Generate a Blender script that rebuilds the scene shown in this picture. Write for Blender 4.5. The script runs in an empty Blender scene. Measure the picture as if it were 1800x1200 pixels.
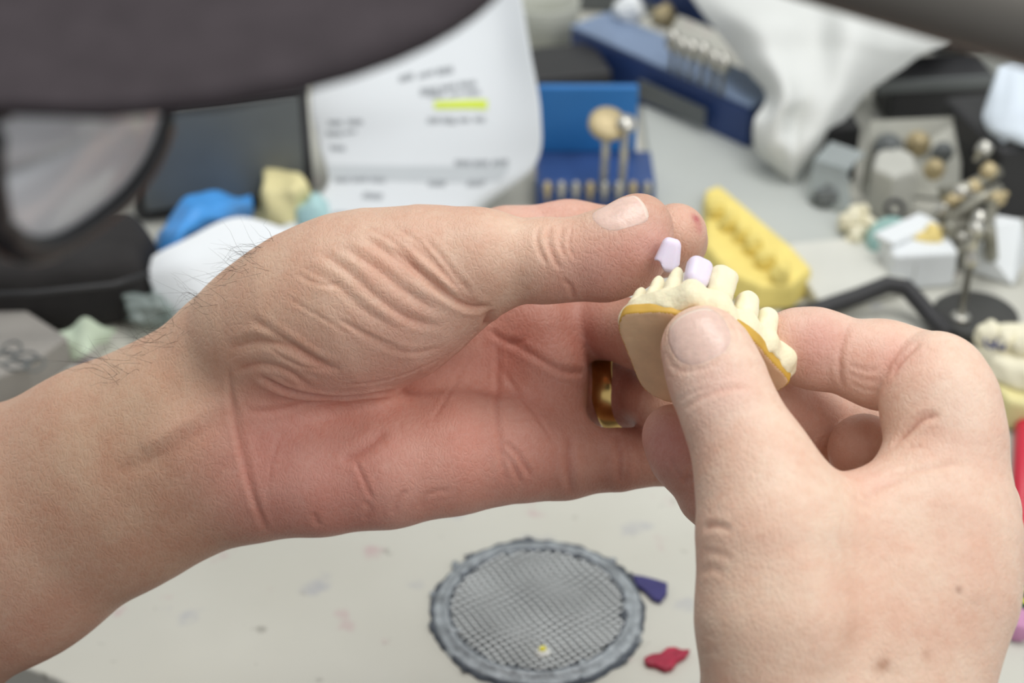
import bpy, bmesh, math, random
import numpy as np
from mathutils import Vector, Matrix
from mathutils.bvhtree import BVHTree
random.seed(7); RNG = np.random.RandomState(7)
S = bpy.context.scene
COL = S.collection
# ------------------------------------------------------------------ camera, world, lights, exposure
PITCH = math.radians(34.0); CAM_H = 415.0; F = 3000.0          # lengths in mm, focal length in px of an 1800 px frame
cam_d = bpy.data.cameras.new('camera'); cam = bpy.data.objects.new('camera', cam_d); COL.objects.link(cam)
cam.location = (0, 0, CAM_H/1000); cam.rotation_euler = (math.pi/2-PITCH, 0, 0)
cam_d.sensor_width = 36; cam_d.lens = 60; cam_d.clip_start = 0.02; cam_d.clip_end = 20
cam_d.dof.use_dof = True; cam_d.dof.focus_distance = 0.433; cam_d.dof.aperture_fstop = 11.0
S.camera = cam
S.view_settings.view_transform = 'Standard'; S.view_settings.look = 'None'
S.view_settings.gamma = 1.0; S.view_settings.use_curve_mapping = False
S.view_settings.exposure = 0.0
wd = bpy.data.worlds.new('world'); S.world = wd; wd.use_nodes = True
wd.node_tree.nodes['Background'].inputs[0].default_value = (0.93, 0.97, 1.0, 1)
wd.node_tree.nodes['Background'].inputs[1].default_value = 0.62
def area_light(name, loc, aim, sx, sy, power, color):
    l = bpy.data.lights.new(name, 'AREA'); l.shape = 'RECTANGLE'; l.size = sx; l.size_y = sy; l.energy = power; l.color = color
    o = bpy.data.objects.new(name, l); COL.objects.link(o); o.location = loc
    o.rotation_euler = (Vector(aim)-Vector(loc)).to_track_quat('-Z', 'Y').to_euler(); return o
area_light('ceiling_panel_light', (0.25, 0.75, 1.9), (0.05, 0.38, 0.1), 1.3, 0.7, 19, (1.0, 0.985, 0.955))
area_light('front_fill_light', (0.9, -0.9, 1.7), (0.0, 0.35, 0.1), 1.2, 1.2, 17, (1.0, 0.98, 0.95))  # added soft fill from behind the camera, stands for no fixture

# ------------------------------------------------------------------ frames
CP, SP = math.cos(PITCH), math.sin(PITCH)
XW = np.array([1., 0, 0]); YW = np.array([0, SP, CP]); ZW = np.array([0, CP, -SP]); CAMW = np.array([0, 0, CAM_H])
def P(px, py, z):                       # a point (camera frame, mm: right, up, depth) seen at a pixel of the frame at depth z
    return np.array([(px-900.)/F*z, -(py-600.)/F*z, float(z)])
def toW(V):                             # camera frame mm -> world mm
    V = np.asarray(V, float).reshape(-1, 3)
    return CAMW + V[:, :1]*XW + V[:, 1:2]*YW + V[:, 2:3]*ZW
def toC(V):
    V = np.asarray(V, float).reshape(-1, 3)-CAMW
    return np.stack([V@XW, V@YW, V@ZW], 1)
def bench(px, py, h=0.0):               # world mm point of the plane z = h seen at a pixel
    d = P(px, py, 1.0); w = d[0]*XW+d[1]*YW+d[2]*ZW
    return CAMW + w*((h-CAM_H)/w[2])
# ------------------------------------------------------------------ materials
def srgb(r, g, b):
    f = lambda c: (c/255)/12.92 if c/255 <= 0.04045 else ((c/255+0.055)/1.055)**2.4
    return (f(r), f(g), f(b), 1)
def mat(name, col, rough=0.5, metal=0.0, noise=0.08, nscale=40.0, bump=0.0, bscale=300.0, trans=0.0, sss=0.0, alpha=1.0, spec=0.5, tint=None, coat=0.0, ior=1.45):
    m = bpy.data.materials.new(name); m.use_nodes = True; nt = m.node_tree; N = nt.nodes; L = nt.links
    b = N['Principled BSDF']; c = col if len(col) == 4 else srgb(*col)
    tc = N.new('ShaderNodeTexCoord')
    nz = N.new('ShaderNodeTexNoise'); nz.inputs['Scale'].default_value = nscale; nz.inputs['Detail'].default_value = 5
    L.new(tc.outputs['Object'], nz.inputs['Vector'])
    rp = N.new('ShaderNodeValToRGB'); rp.color_ramp.elements[0].position = 0.3; rp.color_ramp.elements[1].position = 0.7
    t = tint or (0, 0, 0, 1)
    lo = [c[i]*(1-noise)+t[i]*noise*(1 if tint else 0) for i in range(3)]; hi = [min(1, c[i]*(1+noise)) for i in range(3)]
    rp.color_ramp.elements[0].color = (*lo, 1); rp.color_ramp.elements[1].color = (*hi, 1)
    L.new(nz.outputs['Fac'], rp.inputs['Fac']); L.new(rp.outputs['Color'], b.inputs['Base Color'])
    b.inputs['Roughness'].default_value = rough; b.inputs['Metallic'].default_value = metal
    b.inputs['Transmission Weight'].default_value = trans; b.inputs['Alpha'].default_value = alpha; b.inputs['IOR'].default_value = ior
    b.inputs['Specular IOR Level'].default_value = spec; b.inputs['Coat Weight'].default_value = coat
    if sss: b.inputs['Subsurface Weight'].default_value = sss; b.inputs['Subsurface Scale'].default_value = 0.002
    if bump:
        n2 = N.new('ShaderNodeTexNoise'); n2.inputs['Scale'].default_value = bscale; n2.inputs['Detail'].default_value = 4
        L.new(tc.outputs['Object'], n2.inputs['Vector'])
        bp = N.new('ShaderNodeBump'); bp.inputs['Strength'].default_value = bump; bp.inputs['Distance'].default_value = 0.001
        L.new(n2.outputs['Fac'], bp.inputs['Height']); L.new(bp.outputs['Normal'], b.inputs['Normal'])
    return m
# ------------------------------------------------------------------ objects
def tag(o, label, cat, group=None, kind=None):
    if label: o['label'] = label
    if cat: o['category'] = cat
    if group: o['group'] = group
    if kind: o['kind'] = kind
    return o
def empty(name, loc_mm, label, cat, group=None):
    o = bpy.data.objects.new(name, None); COL.objects.link(o); o.location = Vector(loc_mm)/1000; o.empty_display_size = 0.01
    return tag(o, label, cat, group)
def mesh_obj(name, V, Fc, m, parent=None, smooth=True):      # V in world mm
    V = np.asarray(V, float)/1000; off = np.zeros(3)
    if parent is not None:
        w = np.array(parent.location); p = parent.parent
        while p is not None: w = w+np.array(p.location); p = p.parent
        off = w
    else: off = np.array([V[:, 0].mean(), V[:, 1].mean(), V[:, 2].min()])
    me = bpy.data.meshes.new(name); me.from_pydata((V-off).tolist(), [], [list(map(int, f)) for f in Fc] if not isinstance(Fc, np.ndarray) else Fc.tolist())
    me.update(); me.materials.append(m)
    if smooth: me.polygons.foreach_set('use_smooth', [True]*len(me.polygons))
    o = bpy.data.objects.new(name, me); COL.objects.link(o)
    if parent is not None: o.parent = parent
    else: o.location = off
    return o
def mod_bevel(o, w_mm, seg=3):
    b = o.modifiers.new('bevel', 'BEVEL'); b.width = w_mm/1000; b.segments = seg; b.limit_method = 'ANGLE'; return o
def mod_solid(o, t_mm):
    b = o.modifiers.new('solid', 'SOLIDIFY'); b.thickness = t_mm/1000; b.offset = 0; return o
# ------------------------------------------------------------------ implicit surfaces
def nrm(v): v = np.asarray(v, float); return v/np.linalg.norm(v)
def smin(a, b, k):
    if k <= 0: return np.minimum(a, b)
    h = np.maximum(k-np.abs(a-b), 0)/k
    return np.minimum(a, b)-h*h*k*0.25
def seg(Q, a, b, r1, r2, flat=None):
    pa = Q-a; ba = b-a
    if flat is not None:
        n, kf = flat; s = 1/kf-1
        pa = pa+(pa@n)[:, None]*n*s; ba = ba+(ba@n)*n*s
    t = np.clip(pa@ba/max(ba@ba, 1e-9), 0, 1); e = pa-t[:, None]*ba
    return np.sqrt(np.einsum('ij,ij->i', e, e))-(r1+(r2-r1)*t)
QB = [None, None, None]
class Chain:                             # nodes: (point, radius); k smooth join between segments
    def __init__(s, nodes, k=3.0, flat=None, kc=6.0):
        s.n = nodes; s.k = k; s.flat = flat; s.kc = kc
    def __call__(s, Q):
        d = None
        lo, hi = s.box(); m = 16.0
        if QB[0] is not Q: QB[0] = Q; QB[1] = Q.min(0); QB[2] = Q.max(0)
        if (QB[2] < lo-m).any() or (QB[1] > hi+m).any(): return np.full(len(Q), 60.0)
        if len(s.n) == 1: return seg(Q, s.n[0][0], s.n[0][0]+np.array([1e-3, 0, 0]), s.n[0][1], s.n[0][1], s.flat)
        for (a, r1), (b, r2) in zip(s.n, s.n[1:]):
            e = seg(Q, a, b, r1, r2, s.flat); d = e if d is None else smin(d, e, s.k)
        return d
    def box(s):
        A = np.array([p for p, r in s.n]); R = max(r for p, r in s.n)
        return A.min(0)-R, A.max(0)+R
def surface(f, lo, hi, h, smooth=2, B=8):
    lo = np.asarray(lo, float)-3*h; hi = np.asarray(hi, float)+3*h
    nb = np.ceil((hi-lo)/(h*B)).astype(int); G = nb*B+2
    I = np.stack(np.meshgrid(*[np.arange(n) for n in nb], indexing='ij'), -1).reshape(-1, 3)
    D = f(lo+(I+0.5)*h*B); I = I[np.abs(D) < h*B*1.25+4*h]
    c = np.arange(B+1); loc = np.stack(np.meshgrid(c, c, c, indexing='ij'), -1).reshape(-1, 3)
    keys = []; pos = []; quads = []
    def key(c): return (c[:, 0].astype(np.int64)*G[1]+c[:, 1])*G[2]+c[:, 2]
    CH = 60
    for s in range(0, len(I), CH):
        J = I[s:s+CH]; idx = (J[:, None, :]*B+loc[None])
        d = f((lo+idx.reshape(-1, 3)*h)).reshape(len(J), B+1, B+1, B+1)
        neg = d < 0
        # vertices
        cnt = sum(neg[:, a:B+a, b:B+b, e:B+e].astype(np.int8) for a in (0, 1) for b in (0, 1) for e in (0, 1))
        bi, x, y, z = np.nonzero((cnt > 0) & (cnt < 8))
        if len(bi) == 0: continue
        acc = np.zeros((len(bi), 3)); w = np.zeros(len(bi))
        for ax in range(3):
            o1, o2 = [(1, 2), (0, 2), (0, 1)][ax]
            for u in (0, 1):
                for v in (0, 1):
                    p0 = [0, 0, 0]; p0[o1] = u; p0[o2] = v; p1 = list(p0); p1[ax] = 1
                    d0 = d[bi, x+p0[0], y+p0[1], z+p0[2]]; d1 = d[bi, x+p1[0], y+p1[1], z+p1[2]]
                    m = (d0 < 0) != (d1 < 0); t = np.where(m, d0/np.where(d0 == d1, 1, d0-d1), 0)
                    q = np.tile(np.array(p0, float), (len(bi), 1)); q[:, ax] = t
                    acc += q*m[:, None]; w += m
        cell = J[bi]*B+np.stack([x, y, z], 1)
        keys.append(key(cell)); pos.append(lo+(cell+acc/w[:, None])*h)
        for ax in range(3):
            sl0 = neg[:, :B, :B, :B]; sh = [slice(0, B)]*3; sh[ax] = slice(1, B+1); sl1 = neg[(slice(None), *sh)]
            bi, x, y, z = np.nonzero(sl0 != sl1)
            c0 = J[bi]*B+np.stack([x, y, z], 1); s0 = sl0[bi, x, y, z]
            o1, o2 = [(1, 2), (2, 0), (0, 1)][ax]; e1 = np.zeros(3, int); e1[o1] = 1; e2 = np.zeros(3, int); e2[o2] = 1
            k4 = np.stack([key(c0), key(c0-e1), key(c0-e1-e2), key(c0-e2)], 1)
            k4[~s0] = k4[~s0][:, ::-1]; quads.append(k4)
    keys = np.concatenate(keys); pos = np.concatenate(pos); quads = np.concatenate(quads)
    o = np.argsort(keys); keys = keys[o]; pos = pos[o]
    q = np.clip(np.searchsorted(keys, quads), 0, len(keys)-1)
    q = q[(keys[q] == quads).all(1)]
    for _ in range(smooth):
        i0 = np.concatenate([q[:, i] for i in range(4)]*2); i1 = np.concatenate([q[:, (i+j) % 4] for j in (1, 3) for i in range(4)])
        n = np.bincount(i0, minlength=len(pos)); a = np.stack([np.bincount(i0, pos[i1, e], len(pos)) for e in range(3)], 1)
        pos = 0.4*pos+0.6*a/np.maximum(n, 1)[:, None]
    return pos, q
def normals(V, Q):
    n = np.cross(V[Q[:, 2]]-V[Q[:, 0]], V[Q[:, 3]]-V[Q[:, 1]]); 
    o = np.stack([sum(np.bincount(Q[:, i], n[:, e], len(V)) for i in range(4)) for e in range(3)], 1)
    return o/np.maximum(np.linalg.norm(o, axis=1), 1e-9)[:, None]
# ------------------------------------------------------------------ skin
def skin_material():
    m = bpy.data.materials.new('skin'); m.use_nodes = True; nt = m.node_tree; N = nt.nodes; L = nt.links; b = N['Principled BSDF']
    at = N.new('ShaderNodeAttribute'); at.attribute_name = 'tint'
    tc = N.new('ShaderNodeTexCoord')
    def noise(sc, det=4, rough=0.6):
        n = N.new('ShaderNodeTexNoise'); n.inputs['Scale'].default_value = sc; n.inputs['Detail'].default_value = det; n.inputs['Roughness'].default_value = rough
        L.new(tc.outputs['Object'], n.inputs['Vector']); return n
    def mix(kind, fac, a, c):
        x = N.new('ShaderNodeMix'); x.data_type = 'RGBA'; x.blend_type = kind
        if isinstance(fac, float): x.inputs[0].default_value = fac
        else: L.new(fac, x.inputs[0])
        L.new(a, x.inputs[6])
        if isinstance(c, tuple): x.inputs[7].default_value = c
        else: L.new(c, x.inputs[7])
        return x.outputs[2]
    def mr(v, a, b_, c=0., d=1.):
        x = N.new('ShaderNodeMapRange'); L.new(v, x.inputs[0])
        for i, q in enumerate((a, b_, c, d)): x.inputs[i+1].default_value = q
        return x.outputs[0]
    c = mix('MULTIPLY', mr(noise(70).outputs['Fac'], 0.38, 0.66, 0., 0.8), at.outputs['Color'], (0.93, 0.79, 0.76, 1))
    c = mix('MULTIPLY', mr(noise(420, 3).outputs['Fac'], 0.45, 0.75, 0., 0.55), c, (0.93, 0.83, 0.78, 1))
    c = mix('SCREEN', mr(noise(230, 5, .75).outputs['Fac'], 0.55, 0.85, 0., 0.35), c, (0.35, 0.28, 0.22, 1))
    L.new(c, b.inputs['Base Color'])
    # fine relief: two voronoi cell nets (skin lines) and pore noise
    def cells(sc, stretch):
        mp = N.new('ShaderNodeMapping'); mp.inputs['Scale'].default_value = stretch; L.new(tc.outputs['Object'], mp.inputs['Vector'])
        wn = noise(sc*0.35, 2)
        ad = N.new('ShaderNodeVectorMath'); ad.operation = 'MULTIPLY_ADD'; L.new(wn.outputs['Color'], ad.inputs[0]); ad.inputs[1].default_value = (0.0022,)*3; L.new(mp.outputs[0], ad.inputs[2])
        v = N.new('ShaderNodeTexVoronoi'); v.feature = 'DISTANCE_TO_EDGE'; v.inputs['Scale'].default_value = sc; L.new(ad.outputs[0], v.inputs['Vector'])
        return mr(v.outputs['Distance'], 0.0, 0.22)
    h1 = cells(900, (1.0, 0.6, 0.6)); h2 = cells(420, (0.8, 0.45, 1.0)); h3 = noise(260, 7, .7).outputs['Fac']
    def madd(a, k, c_):
        x = N.new('ShaderNodeMath'); x.operation = 'MULTIPLY_ADD'; L.new(a, x.inputs[0]); x.inputs[1].default_value = k
        if isinstance(c_, float): x.inputs[2].default_value = c_
        else: L.new(c_, x.inputs[2])
        return x.outputs[0]
    ed = mr(h1, 0.0, 0.35, 0.09, 0.0); c = mix('SCREEN', ed, c, (0.62, 0.55, 0.50, 1)); L.new(c, b.inputs['Base Color'])
    h = madd(h1, 0.30, madd(h2, 0.12, madd(h3, 1.0, 0.0)))
    bp = N.new('ShaderNodeBump'); bp.inputs['Strength'].default_value = 0.42; bp.inputs['Distance'].default_value = 0.00055
    L.new(h, bp.inputs['Height']); L.new(bp.outputs['Normal'], b.inputs['Normal'])
    b.inputs['Roughness'].default_value = 0.46; b.inputs['Specular IOR Level'].default_value = 0.38
    b.inputs['Subsurface Weight'].default_value = 0.14; b.inputs['Subsurface Scale'].default_value = 0.0035
    b.inputs['Subsurface Radius'].default_value = (1.0, 0.35, 0.2)
    return m
SKIN = skin_material()
DEP = np.array([0, 0, 1.0])
def N_(px, py, z, r): return (P(px, py, z), r)
def ch(L, k=3.0, flat=None, kc=6.0): return Chain([N_(*n) for n in L], k, flat, kc)
# ---- left arm, palm towards the lens
L_ELB = toC([(-400, 330, 62)])[0]
L_core = [
    Chain([(L_ELB, 44), N_(-500, 1200, 505, 42), N_(-200, 1046, 490, 39), N_(0, 945, 480, 34.6), N_(200, 838, 474, 30.6), N_(350, 768, 471, 29.5), N_(440, 730, 470, 28.0)], 8, (DEP, .70)),
    ch([(430, 775, 468, 20), (470, 832, 466, 16), (560, 826, 464, 16.8), (680, 811, 463, 17.0), (800, 796, 463, 15.6), (900, 790, 464, 13.2), (975, 800, 466, 10.4)], 6, (DEP, .95)),
    ch([(410, 610, 465, 17), (470, 582, 458, 18.5), (540, 556, 453, 21.5), (620, 535, 450, 23.2), (700, 512, 448, 21.2), (770, 482, 446, 16.8), (830, 463, 444, 12.6)], 6, (DEP, .95)),
    ch([(450, 735, 480, 20), (600, 700, 484, 24), (760, 660, 486, 25), (880, 600, 489, 21)], 8, (DEP, .75)),
    ch([(900, 620, 487, 17), (915, 700, 484, 17), (930, 770, 476, 13)], 8, (DEP, .9)),
    ch([(880, 470, 490, 14), (930, 560, 482, 11)], 8),
    ch([(962, 590, 474, 8.5), (972, 650, 471, 8.0), (975, 705, 470, 7.0)], 6),
]
L_f = [
    ch([(800, 470, 446, 12), (860, 458, 443, 11.2), (960, 458, 441, 10.2), (1000, 457, 440, 10.1)], 4, None, 7),        # thumb
    ch([(1000, 457, 440, 10.2), (1060, 450, 439, 11.0), (1098, 436, 438, 10.6), (1116, 415, 438, 9.4), (1127, 391, 438, 6.9)], 4, None, 2.2),
    ch([(900, 440, 492, 12.5), (1000, 424, 490, 11), (1110, 425, 484, 9.8)], 4, None, 8),   # index
    ch([(1110, 425, 484, 9.6), (1160, 428, 474, 9.0), (1186, 422, 466, 8.8)], 3, None, 1.5),
    ch([(1186, 424, 464, 8.7), (1188, 412, 456, 8.4)], 3, None, 1.5),
    ch([(920, 560, 496, 12), (1000, 565, 486, 10.0), (1060, 572, 477, 9.3)], 3, None, 5),     # middle
    ch([(1075, 574, 474, 9.3), (1130, 590, 462, 9.0), (1150, 600, 452, 8.4)], 3, None, 2),
    ch([(930, 680, 498, 12), (1010, 690, 489, 9.6), (1090, 691, 484, 9.2), (1140, 696, 478, 9)], 3, None, 4),      # ring finger
    ch([(1140, 696, 476, 8.8), (1168, 715, 458, 7.8)], 3, None, 2),
    ch([(940, 800, 467, 10.5), (1000, 812, 467, 9.0), (1085, 808, 468, 8.6)], 3, None, 6),    # little finger
    ch([(1090, 808, 468, 8.6), (1180, 797, 470, 8.2), (1250, 785, 474, 7.8)], 3, None, 1.2),
    ch([(1255, 784, 475, 7.8), (1300, 775, 470, 7.0)], 3, None, 1.2),
]
# ---- right arm, back of the hand towards the lens
R_ELB = toC([(70, 0, 62)])[0]
R_core = [
    Chain([(R_ELB, 44), (toC([(64, 130, 78)])[0], 38), N_(1455, 1480, 392, 29), N_(1480, 1300, 390, 30)], 8, (nrm([0, -.3, 1]), .72)),
    ch([(1350, 880, 386, 13.5), (1362, 960, 383, 16), (1370, 1080, 381, 17.6), (1380, 1250, 384, 19)], 6, (DEP, .9)),
    ch([(1412, 930, 392, 12), (1470, 1005, 392, 18), (1520, 1095, 392, 23.5), (1510, 1280, 393, 24)], 8, (DEP, .72)),
    ch([(1650, 860, 402, 14.5), (1648, 940, 398, 18.0), (1630, 1040, 394, 19.2), (1572, 1160, 393, 20.3), (1545, 1280, 393, 21)], 8, (DEP, .85)),
    ch([(1695, 900, 428, 14), (1660, 1030, 424, 14), (1560, 1190, 415, 18)], 8),
    ch([(1475, 932, 390, 8), (1535, 912, 394, 9), (1605, 890, 397, 11)], 6),
]
R_f = [
    ch([(1352, 900, 386, 14), (1318, 800, 390, 12.1), (1288, 735, 392, 11.0)], 4, None, 8),          # thumb
    ch([(1286, 730, 392, 10.9), (1262, 670, 395, 10.6), (1243, 622, 398, 9.6), (1234, 607, 399, 9.0)], 4, (DEP, .88), 3),
    ch([(1668, 860, 402, 14), (1664, 770, 404, 13.0), (1650, 700, 406, 12.8), (1642, 668, 409, 11.6)], 5, None, 4.5),    # index, folded
    ch([(1632, 655, 414, 10.2), (1550, 641, 416, 10.3), (1503, 631, 416, 9.6)], 4, None, 0.6),
    ch([(1474, 622, 418, 9.5), (1430, 612, 419, 9.3), (1395, 606, 420, 8.8)], 4, None, 0.8),
    ch([(1700, 900, 436, 12), (1640, 850, 438, 10.5), (1570, 815, 436, 9.0)], 3, None, 3.6),       # middle
    ch([(1560, 815, 433, 9.2), (1519, 790, 428, 9.1)], 3, None, 0.5), ch([(1640, 820, 444, 11), (1560, 768, 443, 10.0), (1480, 750, 443, 9.4)], 4, None, .5),
    ch([(1458, 758, 442, 8.9), (1415, 733, 440, 9.2), (1360, 708, 437, 8.8), (1300, 690, 435, 8.0)], 4, None, 0.5),
    ch([(1600, 960, 438, 13), (1480, 960, 436, 11), (1380, 940, 430, 9.5), (1300, 905, 427, 9)], 4, None, 5),  # ring finger, tip seen left of the thumb
    ch([(1282, 895, 426, 8.6), (1248, 868, 425, 8.3)], 3, None, 1.0),
    ch([(1234, 838, 425, 8.4), (1205, 795, 425, 8.6), (1183, 764, 426, 7.7)], 4, None, 1.0),
    ch([(1620, 1040, 440, 13), (1480, 1040, 446, 10), (1390, 1000, 448, 8.5), (1330, 950, 446, 7.5), (1290, 900, 444, 7)], 4, None, 5),  # little finger tucked behind
]
def hand_field(core, fin, kc=9):
    def f(Q):
        d = None
        for c in core: e = c(Q); d = e if d is None else smin(d, e, kc)
        t = d; prev = None
        out = d
        acc = None
        for c in fin:
            e = c(Q)
            acc = e if acc is None else smin(acc, e, c.kc if c.kc < 3.5 else 0.8)
            if c.kc >= 3.5: out = smin(out, smin(d, e, c.kc), 0.0)
        return smin(out, acc, 0.5)
    bx = [c.box() for c in core+fin]
    return f, np.min([b[0] for b in bx], 0), np.max([b[1] for b in bx], 0)
# creases: pixel polylines landing on the skin, (points, half width mm, depth mm)
L_cr = [
    ([(455,662),(500,685),(560,697),(620,697),(700,683),(770,656),(820,620),(850,580),(862,545)], 1.15, 1.9),
    ([(600,676),(660,672),(720,655),(775,630)], .6, .2),
    ([(402,640),(405,690),(413,740),(424,790),(438,850),(455,900),(470,935)], .8, .7), ([(412,700),(428,760),(440,820),(452,870)], .7, .25),
    ([(408,655),(450,640),(500,650),(545,680)], 1.0, .7), ([(405,612),(450,600),(510,610),(560,640),(600,650)], 1.2, .8),
    ([(440,560),(490,590),(540,625),(580,640)], 1.0, .5),
    ([(690,435),(730,470),(770,503),(805,530),(835,541),(862,537)], .9, 1.1),
    ([(640,415),(690,450),(740,490),(800,530)], 1.0, .55), ([(600,430),(660,470),(710,510),(765,545)], 1.0, .5),
    ([(560,440),(610,475),(660,520),(720,560),(780,575)], 1.0, .5), ([(530,470),(590,500),(640,545),(700,580)], 1.0, .35),
    ([(720,425),(760,460),(790,490),(815,520),(850,535)], .8, .5), ([(750,420),(790,470),(830,520)], .7, .45),
    ([(600,560),(660,600),(720,620),(780,610)], .8, .3), ([(520,480),(560,500),(600,500)], .6, .3),
    ([(590,560),(650,590),(700,610)], .5, .25), ([(470,610),(520,640),(570,650)], .5, .25), ([(500,520),(560,555),(620,590)], .5, .2),
    ([(690,395),(740,430),(780,480)], .6, .25), ([(640,395),(690,425),(730,460)], .6, .25),
    ([(948,397),(943,420),(950,445),(962,465)], .55, .4), ([(968,396),(963,420),(972,450),(985,475)], .6, .45), ([(990,397),(984,425),(992,450)], .5, .35),
    ([(1005,400),(1000,430),(1010,455)], .4, .25), ([(990,490),(1003,505),(1008,525)], .6, .4),
    ([(430,722),(480,722),(540,708),(600,702)], .9, .5), ([(600,812),(640,790),(680,755)], 1.6, .8), ([(622,805),(640,845),(655,880)], .6, .4),
    ([(875,600),(874,660),(872,720),(880,790),(888,850)], .8, .5), ([(878,640),(910,690),(950,740),(985,800)], .7, .3),
    ([(890,600),(930,620),(985,650),(1030,655)], .9, .6), ([(860,580),(890,600),(925,600)], .9, .5),
    ([(885,775),(910,800),(935,840)], .7, .4), ([(885,790),(905,825),(915,850)], .7, .35), ([(890,740),(930,735),(960,745)], .5, .25),
    ([(1003,762),(1000,800),(1001,835),(1004,868)], 1.0, .8), ([(1084,762),(1090,800),(1090,850)], 1.0, .8), ([(1100,765),(1104,810),(1100,850)], .7, .4),
    ([(690,905),(700,880),(715,860)], .8, .4), ([(640,915),(650,895),(640,880)], .8, .35), ([(560,925),(550,900)], .8, .4), ([(740,895),(750,870),(790,860)], .8, .3),
    ([(830,620),(790,690),(760,740)], .6, .25), ([(740,640),(720,700),(700,760)], .5, .2), ([(470,880),(480,800),(500,760)], .5, .2),
    ([(250,790),(330,740),(400,700)], 3.5, -.7), ([(200,830),(280,800),(380,740)], 2.0, .35), ([(300,930),(360,860),(400,800)], 2.5, .3),
    ([(930,380),(1010,366),(1080,372)], .8, .2), ([(1010,366),(1040,372)], .8, .3),
]
R_cr = [
    ([(1170,618),(1180,640),(1200,652),(1240,647),(1275,624),(1297,596)], .6, .22), ([(1166,600),(1172,570),(1190,549)], .5, .3), ([(1298,600),(1290,572),(1270,552)], .5, .3),
    ([(1195,745),(1215,725),(1250,703),(1290,695),(1330,697),(1355,702)], .9, .75), ([(1200,760),(1230,735),(1270,718),(1320,713),(1360,722)], .7, .35),
    ([(1200,720),(1230,700),(1270,685),(1320,680)], .7, .3), ([(1190,705),(1220,690),(1260,676)], .5, .2),
    ([(1618,602),(1596,622),(1580,640),(1568,660)], .8, .6),
    ([(1491,568),(1482,595),(1476,625),(1476,655),(1482,685)], .7, .5),
    ([(1568,782),(1585,768),(1600,755),(1616,740),(1634,732),(1652,730)], .9, .9), ([(1590,792),(1604,786),(1620,783)], .6, .3),
    ([(1560,834),(1600,828),(1640,822),(1690,812)], .8, .4), ([(1515,872),(1530,868),(1560,850),(1600,838)], 1.5, .45), ([(1500,870),(1515,884),(1532,886)],1.3,.4),
    ([(1236,930),(1250,924),(1268,926),(1285,932)], .8, .5), ([(1232,1006),(1250,1000),(1272,1006)], .8, .25), ([(1236,968),(1260,972),(1290,985)], .7, .2), ([(1232,1150),(1262,1140)], .8, .2),
    ([(1490,640),(1520,650),(1545,648)], .5, .2), ([(1490,655),(1520,668),(1548,668)], .5, .2), ([(1495,672),(1520,685),(1546,686)], .5, .2),
    ([(1425,775),(1436,750),(1450,735)], .6, .35), ([(1440,790),(1447,765)], .5, .25), ([(1200,850),(1215,835),(1235,825)], .7, .4), ([(1175,800),(1190,830),(1205,845)], .5, .3),
    ([(1700,950),(1720,1000),(1715,1060)], 3, -.3), ([(1560,1180),(1580,1060),(1600,950)], 4, -.5), ([(1450,1180),(1440,1060),(1400,960)], 5, -.5),
]
def cast(bvh, px, py):
    d = Vector(P(px, py, 1.0)).normalized(); h = bvh.ray_cast(Vector((0, 0, 0)), d)
    return None if h[0] is None else np.array(h[0])
def densify(L, n=5):
    L = np.array(L, float); o = []
    for i in range(len(L)-1):
        p0 = L[max(i-1, 0)]; p1 = L[i]; p2 = L[i+1]; p3 = L[min(i+2, len(L)-1)]
        for t in np.linspace(0, 1, n, endpoint=False):
            o.append(0.5*((2*p1)+(-p0+p2)*t+(2*p0-5*p1+4*p2-p3)*t*t+(-p0+3*p1-3*p2+p3)*t**3))
    o.append(L[-1]); return np.array(o)
def grooves(V, Q, cr):
    bvh = BVHTree.FromPolygons(V.tolist(), Q.tolist()); Nn = normals(V, Q); disp = np.zeros(len(V)); dark = np.zeros(len(V))
    for L, w, dep in cr:
        pts = [c for c in (cast(bvh, *q) for q in densify(L)) if c is not None]
        if len(pts) < 3: continue
        pts = np.array(pts); keep = [0]
        for i in range(1, len(pts)):
            if abs(pts[i][2]-pts[keep[-1]][2]) < 7: keep.append(i)
        pts = pts[keep]; n = len(pts)
        idx = np.nonzero(((V > pts.min(0)-4*w) & (V < pts.max(0)+4*w)).all(1))[0]
        best = np.full(len(idx), 1e9); tt = np.zeros(len(idx)); Q_ = V[idx]
        for i in range(n-1):
            a = pts[i]; b = pts[i+1]; ba = b-a; t = np.clip((Q_-a)@ba/max(ba@ba, 1e-9), 0, 1)
            e = np.linalg.norm(Q_-a-t[:, None]*ba, axis=1); m = e < best; best[m] = e[m]; tt[m] = ((i+t)/(n-1))[m]
        tap = np.clip(np.minimum(tt, 1-tt)*5, 0, 1)**0.7
        g = np.exp(-(best/w)**1.25)-0.28*np.exp(-((best-2.2*w)/(1.0*w))**2)
        disp[idx] -= dep*tap*g
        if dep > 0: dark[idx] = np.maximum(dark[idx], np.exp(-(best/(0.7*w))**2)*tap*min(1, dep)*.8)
    return V+Nn*disp[:, None], dark
def paint(V, base, blobs):                # blobs: (px, py, z, radius mm, srgb, strength): the skin's own colour regions
    C = np.tile(np.array(srgb(*base)[:3]), (len(V), 1))
    for px, py, z, r, c, s in blobs:
        pt = P(px, py, z)
        if r < 4:
            sx = 900+V[:, 0]/V[:, 2]*F-px; sy = 600-V[:, 1]/V[:, 2]*F-py; near = np.nonzero(sx*sx+sy*sy < 64)[0]
            if len(near): pt = V[near[np.argmin(V[near, 2])]]
        w = s*np.exp(-(np.linalg.norm(V-pt, axis=1)/r)**2)
        C = C*(1-w[:, None])+np.array(srgb(*c)[:3])*w[:, None]
    g = C@np.array([.3, .55, .15]); C = C*.80+g[:, None]*.20; return np.clip(C*np.array([1.10, 1.10, 1.13]), 0, .93)
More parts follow.
